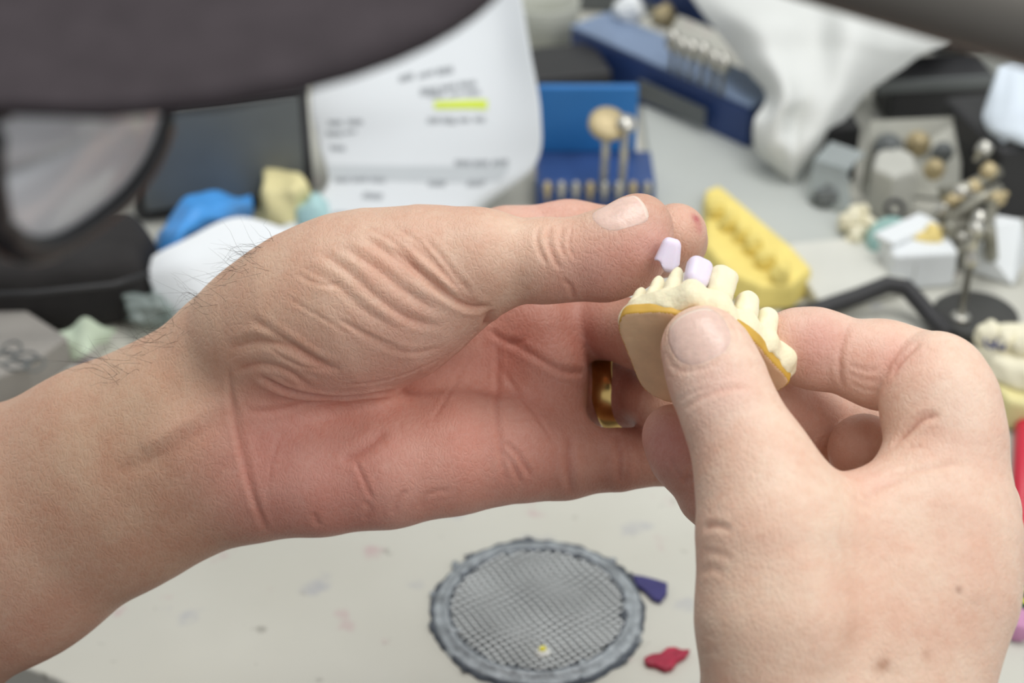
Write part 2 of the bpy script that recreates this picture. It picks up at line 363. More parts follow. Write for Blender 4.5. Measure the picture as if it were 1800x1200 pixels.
RED = (230, 156, 136); PALE = (226, 186, 155); YEL = (205, 170, 128); BRN = (190, 140, 110); PINK = (222, 150, 138)
L_bl = [(-100,1000,480,70,(196,146,116),.8),(60,900,470,40,(198,150,118),.6),(200,760,460,35,(205,168,132),.8),(330,640,455,30,(215,178,140),.8),(330,860,460,30,(186,140,104),.7),
    (520,560,436,34,(216,180,142),.8),(640,480,430,30,(222,180,148),.7),(760,560,440,16,(214,160,138),.5),(420,700,452,12,(196,160,120),.6),
    (500,790,452,22,RED,.85),(640,800,448,26,RED,.9),(800,790,450,26,(230,158,134),.9),(930,800,455,16,(222,152,130),.8),(700,720,462,22,(224,158,132),.8),
    (960,690,466,18,(200,130,106),.7),(900,600,470,18,(196,118,96),.8),(480,880,455,14,(188,116,96),.5),(620,890,455,16,(196,124,104),.5),
    (960,430,432,16,(226,190,156),.7),(880,430,434,20,(224,188,156),.6),(1060,490,430,12,(214,140,122),.75),(1140,440,432,9,(214,146,132),.7),(1000,510,434,9,(214,150,126),.6),
    (1200,400,450,9,(226,178,150),.7),(1228,378,450,1.5,(180,52,66),.85),(1236,396,452,1.7,(196,90,90),.5),(1040,580,472,15,(186,112,92),.8),(1100,700,480,16,(170,98,82),.7),(1090,810,462,20,(196,134,112),.7),
    (960,370,485,16,(228,170,148),.7)]
R_bl = [(1240,660,385,10,(232,196,176),.5),(1270,700,384,8,(224,160,140),.35),(1230,560,390,6,(222,170,150),.5),(1430,610,410,11,(212,146,128),.85),(1540,640,405,10,(222,168,142),.6),(1590,640,405,6,(222,140,124),.55),
    (1640,760,395,20,(228,188,162),.5),(1530,870,390,6,(224,134,116),.7),(1440,740,428,18,(206,146,122),.75),(1510,800,428,9,(214,164,138),.6),(1180,780,418,14,(204,132,118),.9),(1230,880,418,9,(208,148,124),.7),
    (1450,1000,378,26,(230,194,162),.6),(1300,1100,372,20,(216,180,146),.5),(1700,1000,385,22,(214,172,142),.5),(1600,1150,380,24,(222,182,148),.5),
    (1555,1170,375,1.6,(176,118,78),.6),(1562,1160,375,1.0,(170,112,76),.5),(1690,1030,378,.8,(150,96,70),.7),(1635,1145,378,1.1,(184,130,92),.5),(1500,1120,375,2.5,(206,158,120),.4)]
def make_arm(core, fin, cr, bl, base, cut, h=0.55):
    f, lo, hi = hand_field(core, fin)
    lo2, hi2 = np.maximum(lo, cut[0]), np.minimum(hi, cut[1])
    V, Q = surface(f, lo2, hi2, h, 3)
    Vd, dark = grooves(V, Q, cr)
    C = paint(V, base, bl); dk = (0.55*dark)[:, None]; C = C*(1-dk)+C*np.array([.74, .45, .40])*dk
    g = lambda q: core[0](q)+0.8
    bx = core[0].box(); V2, Q2 = surface(g, *bx, 3.0, 2)
    C2 = paint(V2, base, bl)
    return np.concatenate([Vd, V2]), np.concatenate([Q, Q2+len(Vd)]), np.concatenate([C, C2]), (Vd, Q)
import time; T0 = time.time()
LV, LQ, LC, LH = make_arm(L_core, L_f, L_cr, L_bl, (206, 160, 128), (np.array([-165., -999, -999]), np.array([999., 999, 999])))
RV, RQ, RC, RH = make_arm(R_core, R_f, R_cr, R_bl, (233, 199, 168), (np.array([-999., -100, -999]), np.array([999., 999, 999])))
print('arms', len(LV), len(RV), time.time()-T0)
# ------------------------------------------------------------------ the rest of the technician: torso and head (mostly out of frame)
def A_(*v): return np.array(v, float)
def ell(Q, c, r):
    r = np.array(r, float); return (np.linalg.norm((Q-np.array(c))/r, axis=1)-1)*r.min()
HC = A_(-180, 275, 306)
def w2h(Q):
    a = math.radians(6); p = Q-HC; return np.stack([p[:, 0]*math.cos(a)-p[:, 2]*math.sin(a), p[:, 1], p[:, 0]*math.sin(a)+p[:, 2]*math.cos(a)], 1)
def h2w(p):
    a = math.radians(6); p = np.asarray(p, float); return HC+np.stack([p[:, 0]*math.cos(a)+p[:, 2]*math.sin(a), p[:, 1], -p[:, 0]*math.sin(a)+p[:, 2]*math.cos(a)], 1)
def head_f(Qw):
    Q = w2h(Qw)
    d = ell(Q, (-8, 0, 20), (92, 73, 92)); d = smin(d, ell(Q, (18, 0, -45), (60, 54, 62)), 25)
    d = smin(d, seg(Q, A_(55, 0, -90), A_(58, 0, -92), 16, 16), 18)
    d = smin(d, seg(Q, A_(82, 0, 5), A_(103, 0, -28), 5, 9), 8)                                    # nose
    for s in (-1, 1):
        d = smin(d, seg(Q, A_(72, 12*s, 22), A_(62, 50*s, 18), 7, 6), 9)                         # brow
        d = smin(d, ell(Q, (58, 38*s, -22), (24, 20, 18)), 14)
        d = -smin(-d, ell(Q, (86, 30*s, 4), (12, 15, 9)), 6)
        d = smin(d, ell(Q, (68, 30*s, 4), (12, 12, 12)), 2)
        e = ell(Q, (-8, 76*s, -5), (16, 7, 28)); e = -smin(-e, ell(Q, (-4, 83*s, -3), (10, 6, 20)), 3); d = smin(d, e, 5)
        d = smin(d, ell(Q, (96, 9*s, -31), (8, 6, 5)), 3)
    for z in (-54, -63): d = smin(d, seg(Q, A_(78, -18, z), A_(78, 18, z), 5.5, 5.5), 2.5)          # lips
    Qw_ = Qw
    d = smin(d, seg(Qw_, A_(-185, 262, 270), A_(-262, 120, 236), 56, 60), 20)
    return d
torso = Chain([(A_(-268, 110, 205), 78), (A_(-300, 60, 60), 105), (A_(-330, 20, -140), 120)], 30)
shl = Chain([(A_(-345, 200, 170), 52), (A_(-260, 100, 195), 70), (A_(-150, -30, 165), 52)], 30)
uarm_l = Chain([(A_(-350, 210, 165), 50), (A_(-402, 330, 62), 43)], 5); uarm_r = Chain([(A_(-150, -35, 160), 50), (A_(70, -2, 60), 43)], 5)
def torso_f(Q): return smin(smin(smin(torso(Q), shl(Q), 30), uarm_l(Q), 20), uarm_r(Q), 20)
HV, HQ = surface(head_f, (-330, 70, 170), (-40, 370, 430), 3.2)
TV, TQ = surface(torso_f, (-480, -170, -270), (130, 390, 300), 8.0)
LVw, RVw = toW(LV), toW(RV)
hp = w2h(HV); hc = np.tile(np.array(srgb(214, 160, 132)[:3]), (len(HV), 1))
lip = np.exp(-(((hp-A_(82, 0, -58))/A_(7, 17, 5.5))**2).sum(1)); hc = hc*(1-lip[:, None])+np.array(srgb(186, 116, 104)[:3])*lip[:, None]
tc_ = np.tile(np.array(srgb(214, 166, 136)[:3]), (len(TV), 1))
V = np.concatenate([LVw, RVw, HV, TV]); n1 = len(LVw); n2 = n1+len(RVw); n3 = n2+len(HV)
Q = np.concatenate([LQ, RQ+n1, HQ+n2, TQ+n3]); C = np.concatenate([LC, RC, hc, tc_])
person = mesh_obj('person', V, Q, SKIN)
tag(person, 'technician in a dark cap, bare forearms, holding a dental cast up with both hands', 'person')
ca = person.data.color_attributes.new('tint', 'FLOAT_COLOR', 'POINT'); ca.data.foreach_set('color', np.concatenate([C, np.ones((len(C), 1))], 1).ravel())
# nails: curved plates laid on the finger tips (camera-frame frames of reference)
M_nail = mat('nail', (232, 196, 182), .28, noise=.06, nscale=500, bump=.15, bscale=900, sss=.15, spec=.5)
M_tip = mat('nail_free_edge', (236, 214, 198), .4, noise=.05)
def nail(H, c, u, n, Ln, Wd, name='fingernail', free=0.16, pw=2.6):
    bvh = BVHTree.FromPolygons(H[0].tolist(), H[1].tolist()); u = nrm(u); n = nrm(n-u*(n@u)); w = np.cross(u, n)
    NS, NT = 22, 22; pts = []
    for i in range(NS+1):
        for j in range(NT+1):
            a = -1+2*i/NS; b = -1+2*j/NT
            m = max(abs(a), abs(b)); e = (abs(a)**pw+abs(b)**pw)**(1/pw); k = m/e if e > 0 else 0
            a, b = a*k, b*k; rr = (abs(a)**pw+abs(b)**pw)**(1/pw)
            p = c+u*a*Ln/2+w*b*Wd/2+n*25
            h = bvh.ray_cast(Vector(p), Vector(-n))
            q = np.array(h[0]) if h[0] is not None else p-n*25
            lift = 0.28*(1-rr**6)-0.05-0.3*rr**8+(0.5 if a > 0.8 else 0)*(a-0.8)/0.2
            pts.append(q+n*lift)
    pts = np.array(pts); Gd = pts.reshape(NS+1, NT+1, 3)
    for _ in range(2): Gd[1:-1, 1:-1] = 0.5*Gd[1:-1, 1:-1]+0.125*(Gd[2:, 1:-1]+Gd[:-2, 1:-1]+Gd[1:-1, 2:]+Gd[1:-1, :-2])
    Fq = [(i*(NT+1)+j, (i+1)*(NT+1)+j, (i+1)*(NT+1)+j+1, i*(NT+1)+j+1) for i in range(NS) for j in range(NT)]
    o = mesh_obj(name, toW(Gd.reshape(-1, 3)), Fq, M_nail, person)
    o.data.materials.append(M_tip)
    for k, f in enumerate(o.data.polygons):
        if (k//NT) >= NS*(1-free): f.material_index = 1
    mod_solid(o, .35); o['label'] = 'smooth pink fingernail with pale free edge'; return o
nail(RH, P(1229, 592, 390), A_(-.40, .90, 0.15), A_(-.15, .15, -1), 13.2, 14.2, free=0.07)
nail(LH, P(1093, 383, 432), A_(.80, .60, 0.0), A_(-.52, .62, -.42), 13.0, 11.5, free=0.05)
# ---- hair on the back of the left wrist
M_hair = mat('arm_hair', (52, 40, 34), .6, noise=0)
cu = bpy.data.curves.new('arm_hair', 'CURVE'); cu.dimensions = '3D'; cu.bevel_depth = 0.00004; cu.bevel_resolution = 0
bv = BVHTree.FromPolygons(LH[0].tolist(), LH[1].tolist()); Pl = np.array(person.location)
def outline_y(px):                        # upper silhouette of the arm at a column
    lo, hi = 300, 800
    for y in range(300, 820, 3):
        if cast(bv, px, y) is not None: return y
    return None
for i in range(110):
    px = 150+330*RNG.rand()**0.8; y = outline_y(px)
    if y is None: continue
    q = cast(bv, px, y+2+60*RNG.rand()**2.2)
    if q is None: continue
    L = 4+9*RNG.rand(); a = math.radians(120+105*RNG.rand()); up = A_(math.cos(a), math.sin(a)*.6+.1, .7*RNG.rand()-.5); cu_ = RNG.randn(2, 3)*.7; sp = cu.splines.new('POLY'); sp.points.add(4)
    for k in range(5):
        t = k/4; w = toW(q+up*L*t+cu_[0]*L*.4*t*t+cu_[1]*L*.15*math.sin(5*t))[0]/1000-Pl; sp.points[k].co = (*w, 1); sp.points[k].radius = 1-.8*t
cu.materials.append(M_hair); ho = bpy.data.objects.new('arm_hair', cu); COL.objects.link(ho); ho.parent = person; ho['kind'] = 'stuff'; ho['label'] = 'fine dark hair on the left wrist'
# ---- cap, glasses, shirt
M_cap = mat('cap_cloth', (64, 58, 61), .9, noise=.12, nscale=150, bump=.3, bscale=1500, spec=.2)
def grid_obj(name, fn, nu, nv, m, parent=None, thick=None, world=False):
    pts = [fn(i/nu, j/nv) for i in range(nu+1) for j in range(nv+1)]
    Fq = [(i*(nv+1)+j, (i+1)*(nv+1)+j, (i+1)*(nv+1)+j+1, i*(nv+1)+j+1) for i in range(nu) for j in range(nv)]
    o = mesh_obj(name, np.array(pts), Fq, m, parent)
    if thick: mod_solid(o, thick)
    return o
def crown(u, v):
    a = 2*math.pi*u; b = math.pi/2*v; r = math.cos(b)**.75
    return h2w([[-8+101*r*math.cos(a), 82*r*math.sin(a), 32+86*math.sin(b)]])[0]
cap = grid_obj('cap', crown, 48, 14, M_cap, person, 2.5); cap['label'] = 'dark charcoal cloth cap'
def bill(u, v):
    b = -1+2*v; y = 77*b; xe = 78+104*(1-abs(b)**3.2)**(1/2.4); x0 = 60+30*(1-b*b)
    x = x0+(xe-x0)*u; return h2w([[x, y, 32-15*b*b+4*math.sin(u*2)]])[0]
bl_ = grid_obj('cap_bill', bill, 14, 40, M_cap, cap, 3.0)
M_frame = mat('glasses_frame', (30, 30, 33), .35, noise=0); M_lens = mat('glasses_lens', (222, 224, 228), .12, noise=0, trans=.3, spec=.9)
def tube(name, pts, r, m, parent=None, closed=False, seg_=10):
    pts = [np.array(p, float) for p in pts]; n = len(pts); V = []; Fc = []; ref = A_(0, 0, 1)
    for i, p in enumerate(pts):
        t = nrm(pts[(i+1) % n if closed else min(i+1, n-1)]-pts[(i-1) % n if closed else max(i-1, 0)])
        a = np.cross(t, ref if abs(t@ref) < .95 else A_(1, 0, 0)); a = nrm(a); b = np.cross(t, a); rr = r[i] if isinstance(r, (list, tuple)) else r
        V += [p+rr*(math.cos(2*math.pi*k/seg_)*a+math.sin(2*math.pi*k/seg_)*b) for k in range(seg_)]
    for i in range(n if closed else n-1):
        for k in range(seg_):
            j = (i+1) % n; Fc.append((i*seg_+k, i*seg_+(k+1) % seg_, j*seg_+(k+1) % seg_, j*seg_+k))
    if not closed: Fc += [tuple(range(seg_))[::-1], tuple((n-1)*seg_+k for k in range(seg_))]
    return mesh_obj(name, V, Fc, m, parent)
def lens_pt(c, n, a, ru, rv, off=0):
    n = nrm(n); u = nrm(np.cross(n, A_(0, 0, 1))); w = np.cross(u, n)
    return c+u*ru*math.copysign(abs(math.cos(a))**.8, math.cos(a))+w*rv*math.copysign(abs(math.sin(a))**.8, math.sin(a))+n*off
g_root = None
for c, n in ((A_(-63, 226, 302), A_(.86, -.42, -.12)), (A_(-72, 302, 302), A_(.9, .3, -.12))):
    rim = tube('glasses_rim', [lens_pt(c, n, 2*math.pi*k/40, 21, 18) for k in range(40)], 2.6, M_frame, person, True)
    if g_root is None: g_root = rim; rim['label'] = 'black glasses rim'
    def dome(u, v, c=c, n=n): return lens_pt(c, n, 2*math.pi*u, 20.5*v, 17.5*v, 3.5*(1-v*v))
    grid_obj('lens', dome, 40, 8, M_lens, rim, 1.2)
tube('glasses_bridge', [A_(-65, 249, 305), A_(-61, 264, 308), A_(-66, 281, 305)], 2.0, M_frame, g_root)
for s in (-1, 1): tube('glasses_temple', [h2w([q])[0] for q in ((92, 74*s, 3), (60, 80*s, 4), (0, 82*s, 4), (-20, 78*s, -8))], 2.0, M_frame, g_root)
M_shirt = mat('shirt', (70, 74, 84), .9, noise=.15, nscale=60, bump=.3, bscale=900)
sleeve = Chain([(A_(-402, 330, 62), 49), (toW([P(-420, 1160, 500)])[0], 47)], 5); sleeve2 = Chain([(A_(70, -2, 60), 49), (A_(66, 100, 74), 44)], 5)
def shirt_f(Q):
    d = smin(smin(torso_f(Q)-7, sleeve(Q), 12), sleeve2(Q), 12)
    d = np.maximum(d, -(sleeve.n[1][0]-sleeve.n[0][0])@(sleeve.n[1][0]-sleeve.n[0][0])*0-999)
    d = np.maximum(d, (Q-(sleeve.n[1][0]))@nrm(sleeve.n[1][0]-sleeve.n[0][0])-0.0) if False else d
    return d
SV, SQ = surface(shirt_f, (-490, -180, -270), (140, 400, 290), 7.0)
sh = mesh_obj('shirt', SV, SQ, M_shirt, person); sh['label'] = 'dark grey work shirt'
# ------------------------------------------------------------------ the dental cast held between the hands
OC = P(1130, 550, 404); AX = nrm(A_(35, -15.6, 4)); TX = A_(.2, .75, .62); TX = nrm(TX-AX*(TX@AX)); BX = np.cross(AX, TX)
BX = BX if BX[1] < 0 else -BX
def loc2c(p): p = np.asarray(p, float).reshape(-1, 3); return OC+p[:, :1]*AX+p[:, 1:2]*BX+p[:, 2:3]*TX
def onplane(px, py, t):                   # (a, b) of the ray through a pixel on the plane at height t of the cast
    d = P(px, py, 1.0); o = OC+TX*t; s = (o@TX)/(d@TX); q = d*s-OC; return q@AX, q@BX
def poly_sdf(X, Y, Pg):
    Pg = np.array(Pg, float); d = np.full(len(X), 1e9); s = np.ones(len(X)); n = len(Pg)
    for i in range(n):
        a = Pg[i]; b = Pg[i-1]; e = b-a; wx = X-a[0]; wy = Y-a[1]; t = np.clip((wx*e[0]+wy*e[1])/(e@e), 0, 1)
        d = np.minimum(d, (wx-e[0]*t)**2+(wy-e[1]*t)**2)
        c1 = Y >= a[1]; c2 = Y < b[1]; c3 = e[0]*wy > e[1]*wx; m = (c1 & c2 & c3) | (~c1 & ~c2 & ~c3); s = np.where(m, -s, s)
    return s*np.sqrt(d)
def spl(Pg, n=6):
    Pg = np.array(Pg, float); N = len(Pg); o = []
    for i in range(N):
        p0, p1, p2, p3 = Pg[i-1], Pg[i], Pg[(i+1) % N], Pg[(i+2) % N]
        for t in np.linspace(0, 1, n, endpoint=False): o.append(0.5*((2*p1)+(-p0+p2)*t+(2*p0-5*p1+4*p2-p3)*t*t+(-p0+3*p1-3*p2+p3)*t**3))
    return np.array(o)
def ext(Q, Pg, t0, t1, r=0.5, slope=0.0):
    d = poly_sdf(Q[:, 0], Q[:, 1], Pg)+r+slope*(Q[:, 2]-t0); z = np.abs(Q[:, 2]-(t0+t1)/2)-(t1-t0)/2+r
    return np.minimum(np.maximum(d, z), 0)+np.sqrt(np.maximum(d, 0)**2+np.maximum(z, 0)**2)-r
def bump_noise(Q, sc, amp):
    return amp*(np.sin(Q[:, 0]*sc+1.3*np.sin(Q[:, 1]*sc*.8))*np.cos(Q[:, 1]*sc*1.1+Q[:, 2]*sc*.9)+.5*np.sin(Q[:, 0]*sc*2.3+Q[:, 2]*sc*1.9))
def rbox(Q, c, h, r, R=None, taper=0.0):
    p = Q-np.array(c)
    if R is not None: p = p@R
    k = 1-taper*p[:, 2]/h[2]; q = np.stack([np.abs(p[:, 0]/k)-h[0]+r, np.abs(p[:, 1]/k)-h[1]+r, np.abs(p[:, 2])-h[2]+r], 1)
    return np.linalg.norm(np.maximum(q, 0), axis=1)+np.minimum(q.max(1), 0)-r
C_CREAM = (243, 234, 200)
M_gum = mat('cast_stone', C_CREAM, .55, noise=.05, nscale=250, bump=.25, bscale=900, sss=.12)
M_tooth = mat('cast_tooth', (243, 235, 202), .5, noise=.04, nscale=300, bump=.15, bscale=1200, sss=.12)
M_must = mat('mustard_stone', (206, 164, 68), .5, noise=.08, nscale=300, sss=.1)
M_base = mat('tan_stone', (238, 202, 162), .5, noise=.06, nscale=220, bump=.15, bscale=700, sss=.1)
ARCH = [(1127, 514), (1156, 502), (1187, 492), (1225, 484), (1269, 500), (1313, 535), (1348, 562), (1384, 590)]
arch = [onplane(x, y, 14.0) for x, y in ARCH]
BP = spl([(-3.6, 3.5), (-.4, 0.2), (4, -3.2), (8.6, -5.1), (14, -7.6), (20, -8.6), (26, -7.2), (32, -3.6), (38.6, .2), (39.6, 3), (37, 9), (31, 13), (26, 20), (20, 26), (14.5, 26.8), (10, 24.8), (5.5, 19.5), (1.0, 14), (-3.0, 8.5)], 5)
CAST = empty('dental_cast', toW(loc2c([(18, 8, 0)]))[0], 'cream dental cast with a row of teeth held between both hands', 'dental model')
def local_mesh(name, f, lo, hi, h, m, parent, smooth=2):
    V, Q = surface(f, lo, hi, h, smooth); return mesh_obj(name, toW(loc2c(V)), Q, m, parent)
ridge = Chain([(A_(a, b+(.4 if i > 2 else 0), 5.6), r*.82) for i, ((a, b), r) in enumerate(zip(arch, (3.4, 3.6, 3.8, 4.3, 4.6, 4.6, 4.6, 4.6)))], 3)
def gum_f(Q):
    d = smin(ext(Q, BP*.985+.2, 1.6, 6.2, .8, .22), ridge(Q), 3.5)
    for (a, b), r in zip(arch, (2.2, 2.4, 2.6, 3.2, 3.4, 3.2, 3.0, 3.0)):
        n_ = 1.6; d = smin(d, seg(Q, A_(a-.1, b-n_, 5), A_(a, b-.2, 8.8), r*.72, r*.72), 2.0)
    return np.maximum(d+bump_noise(Q, .9, .09)+bump_noise(Q[:, [1, 2, 0]], .35, .35), 1.8+.6*np.sin(Q[:, 0]*.8)+.28*np.sin(Q[:, 0]*2.1+Q[:, 1])-Q[:, 2])
local_mesh('gum', gum_f, (-6, -12, 0), (43, 29, 14), .42, M_gum, CAST)
def base_f(Q): return ext(Q, BP, 0.0, 3.4, .5)+bump_noise(Q, .7, .05)
bo = local_mesh('base', base_f, (-6, -12, -1), (43, 30, 4), .42, M_base, CAST); bo['label'] = 'tan underside with a mustard rim'
bo.data.materials.append(M_must)
Tw = TX[0]*XW+TX[1]*YW+TX[2]*ZW
for f_ in bo.data.polygons:
    if np.array(f_.normal)@Tw > -.90: f_.material_index = 1
TT = [(2.0, 2.0, 7, 15.4, .45), (2.1, 1.9, 7, 17.0, .45), (2.1, 2.2, 7, 18.0, .45), None, (3.4, 3.0, 8, 18.9, -.04), (3.0, 3.1, 8, 17.4, .1), (2.7, 3.1, 7, 17.0, .12), (2.4, 3.4, 7, 17.2, .1)]
for (a, b), q in zip(arch, TT):
    if q is None: continue
    ra, rb, t0, t1, tp = q
    f = lambda Q, a=a, b=b, ra=ra, rb=rb, t0=t0, t1=t1, tp=tp: rbox(Q, (a, b, (t0+t1)/2), (ra, rb, (t1-t0)/2), min(ra, rb)*.88, None, tp)+bump_noise(Q, .8, .12)
    local_mesh('tooth', f, (a-5, b-5, t0-1), (a+5, b+5, t1+1.5), .34, M_tooth, CAST)
# crown seated on the cast, crown lifted by the left hand
M_crown = mat('milled_crown', (232, 222, 240), .38, noise=.02, nscale=300, sss=.2, bump=.05, bscale=500)
a3, b3 = arch[3]
Vc, Qc = surface(lambda Q: rbox(Q, (a3, b3-.4, 14.3), (3.1, 2.5, 4.3), 2.1, None, -.05), (a3-5, b3-5, 9), (a3+5, b3+5, 20), .3)
tag(mesh_obj('dental_restoration', toW(loc2c(Vc)), Qc, M_crown), 'lavender milled crown seated in the row of teeth on the cast', 'dental crown')
Uc = nrm(A_(.24, .93, -.12)); Rc_ = nrm(np.cross(Uc, A_(0, 0, 1))); Rc = np.stack([Rc_, np.cross(Uc, Rc_), Uc], 1); Cc = P(1175, 450, 425)
def crown2(Q):
    p = (Q-Cc)@Rc
    o = rbox(p, (0, 0, .2), (2.9, 3.0, 4.4), 1.6, None, .27); i = rbox(p, (0, 0, -2.2), (2.25, 2.35, 4.6), 1.4, None, .25)
    d = np.maximum(o, -i); return np.maximum(d, -2.9-.75*np.sin((p[:, 0]+.4)*1.1)*np.sign(1)-p[:, 2]-.9*np.cos(p[:, 0]*1.0))
Vc, Qc = surface(crown2, Cc-8, Cc+8, .27)
tag(mesh_obj('dental_restoration', toW(Vc), Qc, M_crown), 'lavender hollow crown pinched between left thumb and index fingertip above the cast', 'dental crown')
# wedding ring on the left ring finger
M_gold = mat('gold', (212, 178, 112), .22, metal=1.0, noise=.05, nscale=400)
rc = P(1076, 691, 485.2); ra_ = nrm(A_(1, .24, -.32)); ru = nrm(np.cross(ra_, A_(0, 1, 0))); rv = np.cross(ra_, ru)
def ringp(u, v):
    a = 2*math.pi*u; b = 2*math.pi*v; x = 3.5*math.copysign(abs(math.cos(b))**.7, math.cos(b)); r = 10.3+.75*math.sin(b)
    return toW([rc+ra_*x+ru*r*math.cos(a)+rv*r*math.sin(a)])[0]
tag(grid_obj('wedding_ring', ringp, 64, 16, M_gold), 'wide gold wedding ring on the left ring finger', 'ring')
# ------------------------------------------------------------------ room and workbench
def flat(name, pts, z0, z1, m, parent=None, bevel=0.0, smooth=False):    # prism over a polygon of world xy
    pts = [tuple(p[:2]) for p in pts]; ar = sum(pts[i-1][0]*pts[i][1]-pts[i][0]*pts[i-1][1] for i in range(len(pts)))
    if ar < 0: pts = pts[::-1]
    n = len(pts); V = [(x, y, z0) for x, y in pts]+[(x, y, z1) for x, y in pts]
    Fc = [tuple(range(n))[::-1], tuple(range(n, 2*n))]+[(i, (i+1) % n, n+(i+1) % n, n+i) for i in range(n)]
    o = mesh_obj(name, V, Fc, m, parent, smooth)
    if bevel: mod_bevel(o, bevel, 3)
    return o
def pxpoly(L, h=0): return [bench(x, y, h) for x, y in L]
def boxn(name, p1, p2, depth, z0, z1, m, parent=None, bevel=1.0, h=0.0): # near bottom edge between two pixels, then depth away
    a = bench(*p1, h)[:2]; b = bench(*p2, h)[:2]; e = nrm(b-a); n = A_(-e[1], e[0]); n = n if n[1] > 0 else -n
    return flat(name, [a, b, b+n*depth, a+n*depth], z0, z1, m, parent, bevel)
def place(name, px, py, label, cat, group=None, h=0.0): return empty(name, bench(px, py, h), label, cat, group)
def lathe(name, c, prof, m, parent=None, seg_=40, axis=None, jit=0.0):
    ax = nrm(axis) if axis is not None else A_(0, 0, 1); u = nrm(np.cross(ax, A_(.3, 1, .2))); w = np.cross(ax, u)
    V = []; n = len(prof)
    ph = RNG.rand(6)*6.28
    for k in range(seg_):
        a = 2*math.pi*k/seg_; j = 1+jit*(math.sin(5*a+ph[0])+math.sin(11*a+ph[1])+.8*math.sin(23*a+ph[2])+.8*math.sin(37*a+ph[3]))
        for r, z in prof: V.append(np.array(c)+(u*math.cos(a)+w*math.sin(a))*r*j+ax*(z*(1+6*(j-1) if jit else z) if False else z*(j**3)))
    Fc = [(k*n+i, ((k+1) % seg_)*n+i, ((k+1) % seg_)*n+i+1, k*n+i+1) for k in range(seg_) for i in range(n-1)]
    return mesh_obj(name, V, Fc, m, parent)
def wmesh(name, f, lo, hi, h, m, parent=None): V, Q = surface(f, lo, hi, h); return mesh_obj(name, V, Q, m, parent)
M_wall = mat('wall_paint', (205, 206, 202), .8, noise=.02); M_floor = mat('floor_vinyl', (88, 78, 72), .6, noise=.15, nscale=8)
for nm, pts, z0, z1, m in (('floor', [(-1600, -1500), (1700, -1500), (1700, 1720), (-1600, 1720)], -760, -740, M_floor),
                          ('wall_back', [(-1600, 1700), (1700, 1700), (1700, 1720), (-1600, 1720)], -740, 1300, M_wall)):
    flat(nm, pts, z0, z1, m)['kind'] = 'structure'
def bench_mat():
    m = mat('worktop_laminate', (198, 197, 187), .42, noise=.035, nscale=14, bump=.05, bscale=400); nt = m.node_tree; N = nt.nodes; L = nt.links; b = N['Principled BSDF']
    src = b.inputs['Base Color'].links[0].from_socket; tc = N.new('ShaderNodeTexCoord'); out = src
    for sc, lo, hi, col, off in ((38, .63, .74, srgb(120, 126, 160), 0), (55, .66, .75, srgb(186, 140, 150), 7), (120, .68, .76, srgb(110, 105, 98), 3), (9, .5, .72, srgb(186, 184, 172), 5)):
        mp = N.new('ShaderNodeMapping'); mp.inputs['Location'].default_value = (off, off*2, 0); L.new(tc.outputs['Object'], mp.inputs['Vector'])
        n = N.new('ShaderNodeTexNoise'); n.inputs['Scale'].default_value = sc; n.inputs['Detail'].default_value = 3; L.new(mp.outputs[0], n.inputs['Vector'])
        r = N.new('ShaderNodeMapRange'); r.inputs[1].default_value = lo; r.inputs[2].default_value = hi; r.inputs[4].default_value = .55; L.new(n.outputs['Fac'], r.inputs[0])
        x = N.new('ShaderNodeMix'); x.data_type = 'RGBA'; L.new(r.outputs[0], x.inputs[0]); L.new(out, x.inputs[6]); x.inputs[7].default_value = col; out = x.outputs[2]
    L.new(out, b.inputs['Base Color']); return m
wb = empty('workbench', (150, 900, -740), 'off-white laminate workbench with coloured wax stains', 'workbench')
edge = [(-900, 640), (-420, 560)]+[(-240+x*1.0, 452-32*x/70+(x-70)**2*0) for x in (0, 35, 66, 86)]+[(-110, 385), (-40, 356), (80, 338), (260, 335), (900, 400)]
flat('worktop', edge+[(900, 1690), (-900, 1690)], -28, 0, bench_mat(), wb, 1.5)
M_cab = mat('cabinet_panel', (150, 146, 140), .6)
for x in (-880, 862): flat('side_panel', [(x, 720), (x+18, 720), (x+18, 1680), (x, 1680)], -740, -28, M_cab, wb)
flat('back_panel', [(-862, 1650), (862, 1650), (862, 1668), (-862, 1668)], -740, -28, M_cab, wb)
# ------------------------------------------------------------------ strainer let into the bench
M_zinc = mat('zinc_rim', (150, 156, 160), .42, metal=.35, noise=.35, nscale=260, bump=.6, bscale=700); M_wire = mat('strainer_wire', (206, 210, 210), .5, metal=.1, noise=.2)
M_dark = mat('dark_crumb_and_ring', (78, 84, 92), .6, noise=.4, nscale=200)
M_dish = mat('strainer_dish', (52, 56, 58), .7, noise=.2, nscale=200)
sc_ = bench(945, 1077, 0)
ST = empty('bench_strainer', sc_, 'round grey wire strainer with a crusty rim set in the worktop', 'strainer')
lathe('rim', sc_, [(30.2, .3), (30.6, 2.2), (31.8, 3.4), (33.4, 2.6), (34.2, 1.5), (35.6, 2.3), (37.0, 1.3), (37.4, .1)], M_zinc, ST, 220, None, .0035)
lathe('dish', sc_, [(0, .25), (18, .25), (29, .35), (31.0, .7)], M_dish, ST, 64)
lathe('dark_ring', sc_, [(30.3, .4), (30.6, 2.9), (31.3, 3.2), (31.6, 2.6)], M_dark, ST, 200, None, .008)  # thin dark irregular rings along the inner and outer rim edge
lathe('dark_ring', sc_, [(36.2, .1), (36.5, 1.9), (37.3, 1.9), (38.0, .1)], M_dark, ST, 200, None, .008)
cv = bpy.data.curves.new('wire_mesh', 'CURVE'); cv.dimensions = '3D'; cv.bevel_depth = .00042; cv.bevel_resolution = 1
R0 = 30.6
